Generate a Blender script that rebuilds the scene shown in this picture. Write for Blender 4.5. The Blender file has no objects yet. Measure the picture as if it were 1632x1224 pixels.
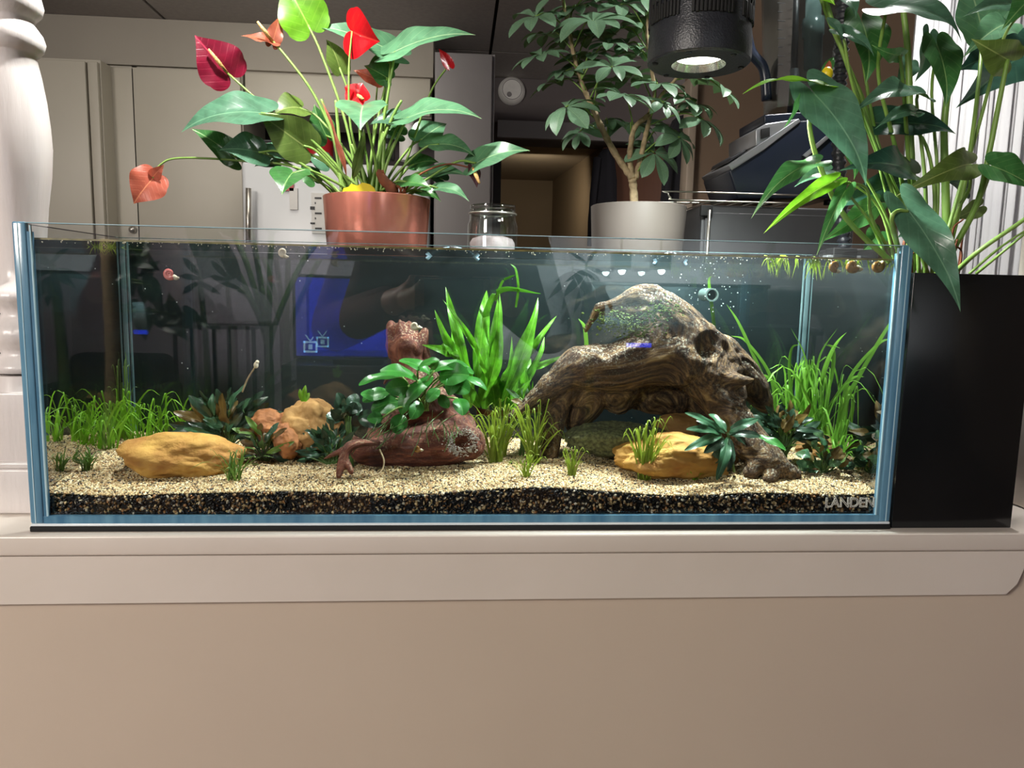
import bpy, bmesh, math, random
from mathutils import Vector, Matrix, noise
S = bpy.context.scene
COL = S.collection
PI = math.pi
R = math.radians
random.seed(7)

# ------------------------------------------------------------------ camera
CAM = Vector((-0.0244, -0.7538, 0.2462))
YAW, PITCH, ROLL, F = 0.0748, 0.1274, 0.021, 1180.0
fw = Vector((math.sin(YAW)*math.cos(PITCH), math.cos(YAW)*math.cos(PITCH), -math.sin(PITCH)))
rt = Vector((math.cos(YAW), -math.sin(YAW), 0)); up = rt.cross(fw)
rr = math.cos(ROLL)*rt + math.sin(ROLL)*up; uu = -math.sin(ROLL)*rt + math.cos(ROLL)*up
cd = bpy.data.cameras.new('camera'); cam = bpy.data.objects.new('camera', cd); COL.objects.link(cam)
cam.matrix_world = Matrix(((rr.x, uu.x, -fw.x, CAM.x), (rr.y, uu.y, -fw.y, CAM.y), (rr.z, uu.z, -fw.z, CAM.z), (0, 0, 0, 1)))
cd.sensor_width = 36; cd.lens = 36*F/1632; cd.clip_start = 0.002; cd.clip_end = 50
S.camera = cam

def at(px, py, Y):            # point of the plane y = Y seen at a pixel
    d = fw + rr*((px-816)/F) - uu*((py-612)/F)
    return CAM + d*((Y-CAM.y)/d.y)
def mpp(Y): return (Y-CAM.y)/F            # metres per pixel at depth Y
def refl(px, py, Yv):         # a thing behind the camera, by where the front glass mirrors it
    p = at(px, py, Yv); return Vector((p.x, -p.y, p.z))

# ------------------------------------------------------------------ light and exposure
S.view_settings.view_transform = 'Standard'; S.view_settings.look = 'None'
S.view_settings.gamma = 1.0; S.view_settings.use_curve_mapping = False
S.view_settings.exposure = 0.0
S.cycles.max_bounces = 8; S.cycles.diffuse_bounces = 3; S.cycles.glossy_bounces = 4
S.cycles.transmission_bounces = 6; S.cycles.transparent_max_bounces = 40
S.cycles.caustics_reflective = False; S.cycles.caustics_refractive = False
S.cycles.sample_clamp_indirect = 3.0
S.cycles.use_denoising = True
w = bpy.data.worlds.new('world'); S.world = w; w.use_nodes = True
w.node_tree.nodes['Background'].inputs[0].default_value = (0.75, 0.72, 0.68, 1)
w.node_tree.nodes['Background'].inputs[1].default_value = 0.05

def area(name, loc, aim, size, power, col, size_y=None):
    l = bpy.data.lights.new(name, 'AREA'); l.energy = power; l.color = col; l.size = size
    if size_y: l.shape = 'RECTANGLE'; l.size_y = size_y
    o = bpy.data.objects.new(name, l); COL.objects.link(o); o.location = loc
    o.rotation_euler = (Vector(aim)-Vector(loc)).to_track_quat('-Z', 'Y').to_euler()
    return o
def spot(name, loc, aim, ang, power, col, rad=0.02, blend=0.4):
    l = bpy.data.lights.new(name, 'SPOT'); l.energy = power; l.color = col; l.spot_size = R(ang)
    l.spot_blend = blend; l.shadow_soft_size = rad
    o = bpy.data.objects.new(name, l); COL.objects.link(o); o.location = loc
    o.rotation_euler = (Vector(aim)-Vector(loc)).to_track_quat('-Z', 'Y').to_euler()
    return o
COOL = (0.93, 1.0, 0.97)
LAMP1 = at(1113, 104, 0.115)                 # mouth of the lamp in view
LAMP2 = Vector((-0.26, 0.13, 0.86))          # two more lamps of the same kind above the picture
LAMP3 = Vector((0.62, 0.30, 1.05))
spot('tank_lamp_light', LAMP1+Vector((0, 0, -.012)), LAMP1+Vector((0.0, 0.01, -1)), 150, 26, COOL, 0.018, 0.6)
spot('plant_lamp_light', LAMP2+Vector((0, 0, -.012)), LAMP2+Vector((0.02, 0.06, -1)), 110, 30, (1.0, 0.98, 0.93), 0.02, 0.7)
spot('corner_lamp_light', LAMP3+Vector((0, 0, -.012)), LAMP3+Vector((-0.05, 0.15, -1)), 130, 27, (1, 0.99, 0.97), 0.02, 0.7)
area('room_ceiling_light', (-1.8, -1.9, 1.10), (-0.6, 0, -0.6), 0.7, 84, (1, 0.925, 0.84))
area('added_wall_wash', (-0.9, -3.3, 1.10), (-0.9, -4.4, 0.5), 0.7, 75, (1, 0.93, 0.97))  # added fill without a fixture, brightens the wall mirrored in the glass
area('kitchen_ceiling_light', (-0.6, 1.5, 1.10), (-0.6, 1.9, 0), 0.6, 4.2, (1, 0.95, 0.85))
area('hall_ceiling_light', (0.40, 3.6, 0.86), (0.45, 4.6, 0.4), 0.25, 1.5, (1, 0.88, 0.68))

def bulb(name, loc, power, col, rad=.06):
    l = bpy.data.lights.new(name, 'POINT'); l.energy = power; l.color = col; l.shadow_soft_size = rad
    o = bpy.data.objects.new(name, l); COL.objects.link(o); o.location = loc; return o
bulb('hall_fill', (1.5, 2.3, 0.75), 7, (1, .93, .88)); bulb('kitchen_fill', (-1.2, 1.2, 0.8), 2.0, (1, .94, .86))  # added point fills, no fixtures, lifting the dark hall and kitchen ceilings

# ------------------------------------------------------------------ materials
def lin(c):
    c /= 255.0
    return c/12.92 if c <= 0.04045 else ((c+0.055)/1.055)**2.4
def K(r, g, b): return (lin(r), lin(g), lin(b), 1)
def nodes(name):
    m = bpy.data.materials.new(name); m.use_nodes = True
    nt = m.node_tree; b = nt.nodes['Principled BSDF']
    return m, nt, b
def N(nt, t, **k):
    n = nt.nodes.new(t)
    for a, v in k.items():
        if a.startswith('i_'): n.inputs[a[2:].replace('_', ' ')].default_value = v
        else: setattr(n, a, v)
    return n
def ramp(nt, fac, stops, interp='LINEAR'):
    r = nt.nodes.new('ShaderNodeValToRGB'); r.color_ramp.interpolation = interp
    e = r.color_ramp.elements
    while len(e) < len(stops): e.new(0.5)
    for k, (p, c) in enumerate(stops): e[k].position = p; e[k].color = c
    nt.links.new(fac, r.inputs[0]); return r
def plain(name, c, rough=0.5, metal=0.0, c2=None, scale=20, bump=0.0, bscale=60, spec=0.5, coat=0.0, stretch=None):
    m, nt, b = nodes(name)
    b.inputs['Roughness'].default_value = rough; b.inputs['Metallic'].default_value = metal
    b.inputs['Specular IOR Level'].default_value = spec; b.inputs['Coat Weight'].default_value = coat
    tc = N(nt, 'ShaderNodeTexCoord'); mp = N(nt, 'ShaderNodeMapping')
    if stretch: mp.inputs['Scale'].default_value = stretch
    nt.links.new(tc.outputs['Object'], mp.inputs[0])
    nz = N(nt, 'ShaderNodeTexNoise', i_Scale=scale, i_Detail=5.0)
    nt.links.new(mp.outputs[0], nz.inputs['Vector'])
    c2 = c2 or tuple([x*0.86 for x in c[:3]]+[1])
    rp = ramp(nt, nz.outputs[0], [(0.3, c2), (0.7, c)]); nt.links.new(rp.outputs[0], b.inputs['Base Color'])
    if bump:
        n2 = N(nt, 'ShaderNodeTexNoise', i_Scale=bscale, i_Detail=4.0); nt.links.new(mp.outputs[0], n2.inputs['Vector'])
        bp = N(nt, 'ShaderNodeBump', i_Strength=bump, i_Distance=0.002)
        nt.links.new(n2.outputs[0], bp.inputs['Height']); nt.links.new(bp.outputs[0], b.inputs['Normal'])
    return m
def glow(name, c, s):
    m, nt, b = nodes(name)
    b.inputs['Base Color'].default_value = c; b.inputs['Emission Color'].default_value = c; b.inputs['Emission Strength'].default_value = s
    return m
def leafmat(name, top, under, vein, rough=0.32, bump=0.25, trans=0.14, mottle=0.5):
    m, nt, b = nodes(name)
    uv = N(nt, 'ShaderNodeUVMap'); sp = N(nt, 'ShaderNodeSeparateXYZ'); nt.links.new(uv.outputs[0], sp.inputs[0])
    def mth(op, a, bb=None):
        n = N(nt, 'ShaderNodeMath', operation=op)
        for i, v in enumerate((a, bb)):
            if v is None: continue
            if isinstance(v, (int, float)): n.inputs[i].default_value = v
            else: nt.links.new(v, n.inputs[i])
        return n.outputs[0]
    av = mth('ABSOLUTE', mth('SUBTRACT', sp.outputs[1], 0.5))
    s = mth('SINE', mth('MULTIPLY', mth('SUBTRACT', sp.outputs[0], mth('MULTIPLY', av, 0.55)), 46.0))
    side = mth('POWER', mth('MAXIMUM', s, 0.0), 14.0)
    mid = mth('MULTIPLY', mth('LESS_THAN', av, 0.016), 0.7)
    v = mth('MAXIMUM', mid, mth('MULTIPLY', side, 0.16))
    tc = N(nt, 'ShaderNodeTexCoord'); nz = N(nt, 'ShaderNodeTexNoise', i_Scale=55.0, i_Detail=4.0); nt.links.new(tc.outputs['Object'], nz.inputs['Vector'])
    dk = tuple([x*(1-0.55*mottle) for x in top[:3]]+[1])
    rp = ramp(nt, nz.outputs[0], [(0.40, dk), (0.60, top)])
    mx = N(nt, 'ShaderNodeMix', data_type='RGBA'); nt.links.new(v, mx.inputs[0]); nt.links.new(rp.outputs[0], mx.inputs[6]); mx.inputs[7].default_value = vein
    ge = N(nt, 'ShaderNodeNewGeometry')
    m2 = N(nt, 'ShaderNodeMix', data_type='RGBA'); nt.links.new(ge.outputs['Backfacing'], m2.inputs[0]); nt.links.new(mx.outputs[2], m2.inputs[6]); m2.inputs[7].default_value = under
    nt.links.new(m2.outputs[2], b.inputs['Base Color']); b.inputs['Roughness'].default_value = rough
    bp = N(nt, 'ShaderNodeBump', i_Strength=bump, i_Distance=0.0015)
    h = mth('ADD', mth('MULTIPLY', nz.outputs[0], 0.7), mth('MULTIPLY', v, -0.6))
    nt.links.new(h, bp.inputs['Height']); nt.links.new(bp.outputs[0], b.inputs['Normal'])
    tr = N(nt, 'ShaderNodeBsdfTranslucent'); nt.links.new(m2.outputs[2], tr.inputs[0])
    ms = N(nt, 'ShaderNodeMixShader'); ms.inputs[0].default_value = trans
    nt.links.new(b.outputs[0], ms.inputs[1]); nt.links.new(tr.outputs[0], ms.inputs[2])
    nt.links.new(ms.outputs[0], nt.nodes['Material Output'].inputs[0])
    return m
def clear(name, f0, lo=None, hi=None, tint=(1, 1, 1, 1), ior=None, rough=0.0):
    # see-through surface: transparent plus mirror, weighted by angle
    m, nt, b = nodes(name); nt.nodes.remove(b)
    t = N(nt, 'ShaderNodeBsdfTransparent'); t.inputs[0].default_value = tint
    g = N(nt, 'ShaderNodeBsdfGlossy'); g.inputs['Roughness'].default_value = rough
    ms = N(nt, 'ShaderNodeMixShader')
    if ior:
        fr = N(nt, 'ShaderNodeFresnel', i_IOR=ior); nt.links.new(fr.outputs[0], ms.inputs[0])
    else:
        lw = N(nt, 'ShaderNodeLayerWeight', i_Blend=0.5)
        if lo is None:
            p = N(nt, 'ShaderNodeMath', operation='POWER'); nt.links.new(lw.outputs['Facing'], p.inputs[0]); p.inputs[1].default_value = 5
            src = p.outputs[0]
        else:
            mr = N(nt, 'ShaderNodeMapRange', interpolation_type='SMOOTHSTEP'); mr.inputs[1].default_value = lo; mr.inputs[2].default_value = hi
            nt.links.new(lw.outputs['Facing'], mr.inputs[0]); src = mr.outputs[0]
        ma = N(nt, 'ShaderNodeMath', operation='MULTIPLY_ADD'); nt.links.new(src, ma.inputs[0]); ma.inputs[1].default_value = 0.96-f0; ma.inputs[2].default_value = f0
        nt.links.new(ma.outputs[0], ms.inputs[0])
    nt.links.new(t.outputs[0], ms.inputs[1]); nt.links.new(g.outputs[0], ms.inputs[2])
    nt.links.new(ms.outputs[0], nt.nodes['Material Output'].inputs[0])
    return m
def grains(name, stops, rough=0.6):
    m, nt, b = nodes(name)
    oi = N(nt, 'ShaderNodeObjectInfo'); rp = ramp(nt, oi.outputs['Random'], stops, 'CONSTANT')
    nt.links.new(rp.outputs[0], b.inputs['Base Color']); b.inputs['Roughness'].default_value = rough
    return m
def woodmat(name, stops, scale=9, stretch=(1, 1, 1), bump=0.8, rough=0.75, dust=None):
    m, nt, b = nodes(name)
    tc = N(nt, 'ShaderNodeTexCoord'); mp = N(nt, 'ShaderNodeMapping'); mp.inputs['Scale'].default_value = stretch
    at_ = N(nt, 'ShaderNodeAttribute', attribute_name='grain'); nt.links.new(at_.outputs['Vector'], mp.inputs[0])
    nz = N(nt, 'ShaderNodeTexNoise', i_Scale=scale, i_Detail=8.0, i_Roughness=0.68); nt.links.new(mp.outputs[0], nz.inputs['Vector'])
    rp = ramp(nt, nz.outputs[0], stops); col = rp.outputs[0]
    if dust:
        n3 = N(nt, 'ShaderNodeTexNoise', i_Scale=420.0, i_Detail=2.0); nt.links.new(tc.outputs['Object'], n3.inputs['Vector'])
        n4 = N(nt, 'ShaderNodeTexNoise', i_Scale=22.0, i_Detail=2.0); nt.links.new(tc.outputs['Object'], n4.inputs['Vector'])
        ge = N(nt, 'ShaderNodeNewGeometry'); sx = N(nt, 'ShaderNodeSeparateXYZ'); nt.links.new(ge.outputs['Normal'], sx.inputs[0])
        r1 = ramp(nt, n3.outputs[0], [(0.54, (0, 0, 0, 1)), (0.62, (1, 1, 1, 1))])
        r2 = ramp(nt, n4.outputs[0], [(0.40, (0.15,)*3+(1,)), (0.62, (1, 1, 1, 1))])
        r3 = ramp(nt, sx.outputs[2], [(0.0, (0.12,)*3+(1,)), (0.6, (1, 1, 1, 1))])
        a = N(nt, 'ShaderNodeMath', operation='MULTIPLY'); nt.links.new(r1.outputs[0], a.inputs[0]); nt.links.new(r2.outputs[0], a.inputs[1])
        a2 = N(nt, 'ShaderNodeMath', operation='MULTIPLY'); nt.links.new(a.outputs[0], a2.inputs[0]); nt.links.new(r3.outputs[0], a2.inputs[1])
        mx = N(nt, 'ShaderNodeMix', data_type='RGBA'); nt.links.new(a2.outputs[0], mx.inputs[0]); nt.links.new(col, mx.inputs[6]); mx.inputs[7].default_value = dust
        col = mx.outputs[2]
    nt.links.new(col, b.inputs['Base Color']); b.inputs['Roughness'].default_value = rough
    bp = N(nt, 'ShaderNodeBump', i_Strength=bump, i_Distance=0.003); nt.links.new(nz.outputs[0], bp.inputs['Height']); nt.links.new(bp.outputs[0], b.inputs['Normal'])
    return m

M = {}
M['trim'] = plain('trim_paint', K(232, 222, 212), 0.28, c2=K(224, 214, 203), scale=6, bump=0.05, bscale=25)
M['wall'] = plain('wall_paint', K(212, 196, 178), 0.55, c2=K(206, 190, 173), scale=3, bump=0.03, bscale=200)
M['post'] = plain('post_paint', K(232, 226, 224), 0.3, c2=K(222, 215, 212), scale=9, bump=0.25, bscale=30, stretch=(6, 6, 0.5))
M['black'] = plain('black_acrylic', K(26, 28, 30), 0.16, c2=K(20, 22, 24), scale=4)
M['film'] = plain('backing_film', K(29, 43, 47), 0.6, c2=K(26, 40, 44), scale=5)
M['foam'] = plain('foam', K(12, 12, 14), 0.8)
M['edge'] = plain('glass_edge', K(112, 160, 186), 0.15, c2=K(78, 124, 156), scale=12, stretch=(8, 8, 1), spec=0.8)
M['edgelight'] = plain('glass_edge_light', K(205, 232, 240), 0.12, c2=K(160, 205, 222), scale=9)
M['bevel'] = plain('glass_bevel_highlight', K(244, 250, 252), 0.1, c2=K(232, 244, 250), scale=9)  # near-white colour stands in for lamp light caught in the bottom bevel
M['seam'] = plain('silicone', K(120, 148, 150), 0.2, c2=K(84, 110, 116), scale=20, stretch=(10, 10, 1))
M['glass'] = clear('clear_glass', 0.042, tint=(0.985, 0.995, 0.995, 1))
M['jarglass'] = clear('jar_glass', 0.10, tint=(0.86, 0.89, 0.88, 1))
M['water_side'] = clear('water_side', 0.0, ior=1.33, tint=(0.96, 0.99, 0.985, 1))
M['water_top'] = clear('water_surface', 0.02, lo=0.72, hi=0.88, tint=(0.98, 1, 1, 1))
M['copper'] = plain('copper_glaze', K(242, 160, 140), 0.22, 0.75, c2=K(234, 146, 124), scale=4, coat=0.3)
M['greypot'] = plain('grey_pot', K(80, 74, 69), 0.45, c2=K(76, 70, 65), scale=6)
M['soil'] = plain('soil', K(52, 38, 28), 0.9, bump=1, bscale=80, c2=K(28, 20, 15))
M['lampblk'] = plain('lamp_black', K(44, 46, 52), 0.32, c2=K(36, 38, 44), scale=200, bump=0.3, bscale=500)
M['dark'] = plain('dark_void', K(8, 8, 9), 0.7)
M['lens'] = glow('lamp_lens', (1.0, 1.0, 0.86, 1), 9)
M['reflector'] = plain('reflector', K(220, 225, 215), 0.15, 0.9)
M['steel'] = plain('steel_wire', K(190, 185, 175), 0.3, 0.9)
M['cab'] = plain('cabinet_paint', K(184, 178, 164), 0.45, c2=K(178, 172, 158), scale=3)
M['soffit'] = plain('soffit_paint', K(156, 149, 137), 0.6, scale=2)
M['ceil'] = plain('ceiling_panel', K(168, 162, 158), 0.8, scale=60, bump=0.2, bscale=200)
M['fridge'] = plain('fridge_white', K(212, 214, 216), 0.3, c2=K(206, 208, 210), scale=3)
M['grey'] = plain('grey_panel', K(128, 124, 124), 0.5, c2=K(118, 114, 114), scale=3)
M['darkwall'] = plain('hall_dark', K(92, 84, 84), 0.7, scale=2)
M['tan'] = plain('hall_tan', K(150, 130, 104), 0.7, scale=2)
M['tan2'] = plain('hall_ceiling_tan', K(168, 152, 130), 0.7, scale=2)
M['brown'] = plain('brown_wood', K(104, 62, 38), 0.5, scale=8, stretch=(6, 1, 1))
M['beige'] = plain('beige_wall', K(150, 128, 108), 0.7, c2=K(142, 120, 100), scale=2)
M['beigelt'] = plain('beige_trim', K(186, 170, 152), 0.5)
M['coat'] = plain('dark_cloth', K(34, 34, 42), 0.9, scale=30, bump=0.4)
M['curtain'] = plain('white_curtain', K(222, 222, 222), 0.85, c2=K(212, 212, 214), scale=60, stretch=(1, 1, 0.1), bump=0.1, bscale=300)
M['navy'] = plain('blender_navy', K(28, 36, 52), 0.3, c2=K(24, 31, 46), scale=4)
M['silver'] = plain('blender_silver', K(170, 172, 176), 0.3, 0.6)
M['charcoal'] = plain('charcoal', K(46, 46, 48), 0.5, c2=K(40, 40, 42))
M['paper'] = plain('paper', K(226, 224, 220), 0.7)
M['ink'] = plain('ink', K(70, 70, 72), 0.7)
M['red'] = plain('red_plastic', K(170, 26, 34), 0.4)
M['bottle'] = plain('bottle_dark', K(30, 36, 30), 0.3)
M['pinkwax'] = plain('jar_contents', K(214, 190, 194), 0.6, c2=K(150, 130, 132), scale=60)
M['yellow'] = plain('yellow_tag', K(238, 214, 30), 0.4, c2=K(225, 196, 20), scale=20)
M['shelf'] = plain('dark_shelf', K(52, 46, 42), 0.5, scale=6, stretch=(1, 8, 8))
M['floor'] = plain('wood_floor', K(112, 84, 60), 0.4, scale=5, stretch=(1, 8, 1))
M['roomwall'] = plain('room_wall', K(176, 168, 172), 0.7, c2=K(168, 160, 166), scale=2)
M['shirt'] = plain('maroon_knit', K(92, 34, 36), 0.9, scale=60, bump=0.4)
M['jeans'] = plain('dark_jeans', K(30, 34, 46), 0.9, scale=60, bump=0.3)
M['skin'] = plain('skin', K(196, 146, 122), 0.5, c2=K(188, 136, 112), scale=30)
M['hair'] = plain('hair', K(38, 28, 22), 0.5, scale=90, bump=0.6)
# leaves
M['L_pale'] = leafmat('leaf_pale', K(92, 142, 104), K(116, 156, 66), K(168, 200, 150), 0.30, 0.3)
M['L_mid'] = leafmat('leaf_mid', K(62, 118, 60), K(94, 132, 62), K(140, 176, 110), 0.3, 0.4)
M['L_dark'] = leafmat('leaf_dark', K(80, 122, 96), K(78, 112, 62), K(112, 152, 120), 0.25, 0.4)
M['L_olive'] = leafmat('leaf_olive', K(92, 116, 50), K(104, 120, 56), K(150, 164, 96), 0.4, 0.3)
M['L_lime'] = leafmat('leaf_lime', K(112, 176, 36), K(128, 186, 40), K(176, 220, 90), 0.35, 0.3, 0.4)
M['L_deep'] = leafmat('leaf_deep', K(42, 78, 64), K(56, 84, 54), K(84, 122, 94), 0.28, 0.4)
M['L_schef'] = leafmat('leaf_umbrella', K(120, 158, 126), K(98, 132, 84), K(140, 176, 134), 0.35, 0.2)
M['S_red'] = leafmat('spathe_red', K(214, 16, 30), K(200, 14, 26), K(236, 70, 60), 0.28, 0.5, 0.3, 0.3)
M['S_crim'] = leafmat('spathe_crimson', K(132, 22, 50), K(130, 24, 50), K(200, 60, 90), 0.35, 0.8, 0.2, 0.5)
M['S_salmon'] = leafmat('spathe_salmon', K(192, 98, 76), K(206, 104, 80), K(232, 150, 110), 0.4, 0.8, 0.25, 0.4)
M['S_brown'] = leafmat('spathe_brown', K(160, 84, 62), K(150, 80, 58), K(200, 130, 90), 0.4, 0.5, 0.25, 0.4)
M['S_dry'] = leafmat('spathe_dry', K(92, 46, 58), K(110, 60, 70), K(170, 130, 130), 0.6, 0.9, 0.1, 0.5)
M['spadix'] = plain('spadix', K(226, 186, 120), 0.6, c2=K(190, 140, 80), scale=400, bump=0.6, bscale=600)
M['stem'] = plain('stem_green', K(136, 168, 84), 0.4, c2=K(112, 150, 66), scale=30)
M['stemd'] = plain('stem_dark', K(84, 118, 58), 0.4, c2=K(70, 100, 46), scale=30)
M['bark'] = plain('bark', K(186, 164, 128), 0.8, c2=K(128, 112, 84), scale=120, bump=0.6, bscale=160)
M['root'] = plain('brown_roots', K(140, 76, 44), 0.8, c2=K(90, 48, 30), scale=80)
# under water
M['W_grass'] = leafmat('blade_green', K(136, 196, 46), K(130, 190, 50), K(180, 220, 90), 0.4, 0.1, 0.45, 0.35)
M['W_val'] = leafmat('blade_val', K(126, 188, 66), K(126, 184, 60), K(170, 210, 100), 0.4, 0.1, 0.45, 0.3)
M['W_tuft'] = leafmat('blade_olive', K(150, 176, 56), K(140, 166, 60), K(190, 204, 110), 0.4, 0.1, 0.4, 0.5)
M['W_short'] = leafmat('blade_short', K(96, 132, 52), K(96, 130, 60), K(150, 176, 90), 0.4, 0.1, 0.35, 0.4)
M['W_fern'] = leafmat('fern_leaf', K(108, 190, 44), K(80, 150, 40), K(150, 216, 80), 0.35, 1.0, 0.4, 0.9)
M['W_anub'] = leafmat('anubias_leaf', K(58, 136, 52), K(66, 124, 44), K(100, 170, 76), 0.3, 0.3, 0.3, 0.5)
M['W_buce'] = leafmat('buce_leaf', K(48, 74, 56), K(60, 84, 50), K(78, 104, 76), 0.25, 0.3, 0.12, 0.6)
M['W_bucer'] = leafmat('buce_leaf_brown', K(104, 84, 40), K(120, 80, 40), K(140, 120, 60), 0.35, 0.4, 0.2, 0.6)
M['W_pinn'] = leafmat('serrated_leaf', K(62, 108, 76), K(70, 110, 60), K(120, 160, 120), 0.3, 0.4, 0.2, 0.5)
M['W_round'] = leafmat('round_leaf', K(84, 120, 78), K(90, 120, 70), K(130, 160, 110), 0.3, 0.3, 0.2, 0.5)
M['float'] = leafmat('floater_green', K(176, 210, 70), K(160, 190, 60), K(210, 226, 120), 0.4, 0.1, 0.4, 0.3)
M['moss'] = plain('moss', K(104, 122, 44), 0.9, c2=K(62, 80, 28), scale=200, bump=1, bscale=300)
M['rocky'] = plain('yellow_rock', K(210, 166, 84), 0.8, c2=K(146, 92, 38), scale=26, bump=1.0, bscale=120, stretch=(1, 1, 1.6))
M['rockt'] = plain('tan_rock', K(186, 144, 86), 0.8, c2=K(140, 98, 52), scale=30, bump=0.9, bscale=90)
M['rocko'] = plain('orange_rock', K(180, 116, 62), 0.8, c2=K(126, 76, 42), scale=30, bump=0.9, bscale=90)
M['rockg'] = plain('mossy_rock', K(120, 124, 84), 0.9, c2=K(50, 50, 36), scale=260, bump=1, bscale=260)
M['wood1'] = woodmat('driftwood_brown', [(0.36, K(24, 16, 11)), (0.47, K(72, 51, 35)), (0.56, K(112, 86, 58)), (0.70, K(170, 140, 94))], 290, (1, 1, 1), 1.0, 0.85, K(180, 176, 158))
M['wood2'] = woodmat('driftwood_red', [(0.3, K(48, 20, 14)), (0.5, K(92, 42, 28)), (0.7, K(142, 84, 60))], 260, (1, 1, 1), 0.8, 0.7, K(170, 150, 120))
M['snailw'] = plain('snail_shell_pale', K(226, 216, 196), 0.3, c2=K(190, 174, 140), scale=90)
M['snailp'] = plain('snail_shell_pink', K(226, 140, 132), 0.25, c2=K(190, 60, 60), scale=60)
M['snailb'] = plain('snail_shell_amber', K(170, 124, 60), 0.3, c2=K(110, 74, 34), scale=90)
M['hose'] = plain('blue_hose', K(150, 176, 190), 0.2, c2=K(120, 150, 168))
M['pipe'] = plain('clear_pipe', K(110, 130, 126), 0.2, c2=K(90, 110, 106))
M['bubble'] = clear('bubble', 0.6)
M['logo'] = plain('frosted_logo', K(214, 214, 204), 0.5)
tan_stops = [(0.0, K(210, 186, 140)), (0.22, K(226, 206, 160)), (0.40, K(186, 156, 108)), (0.56, K(238, 224, 190)), (0.68, K(160, 122, 78)), (0.80, K(70, 60, 50)), (0.87, K(200, 178, 144)), (0.94, K(40, 38, 38))]
M['grain'] = grains('gravel_tan', tan_stops)
M['pebble'] = grains('gravel_dark', [(0.0, K(16, 15, 16)), (0.44, K(28, 26, 26)), (0.58, K(140, 110, 72)), (0.74, K(210, 184, 136)), (0.84, K(150, 104, 60)), (0.89, K(206, 192, 164)), (0.94, K(96, 70, 48)), (0.97, K(224, 216, 196))], 0.4)
M['bed'] = plain('gravel_bed', K(150, 128, 92), 0.9, c2=K(70, 58, 44), scale=300, bump=1, bscale=300)
M['bedd'] = plain('gravel_bed_dark', K(14, 13, 14), 0.9)

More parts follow.
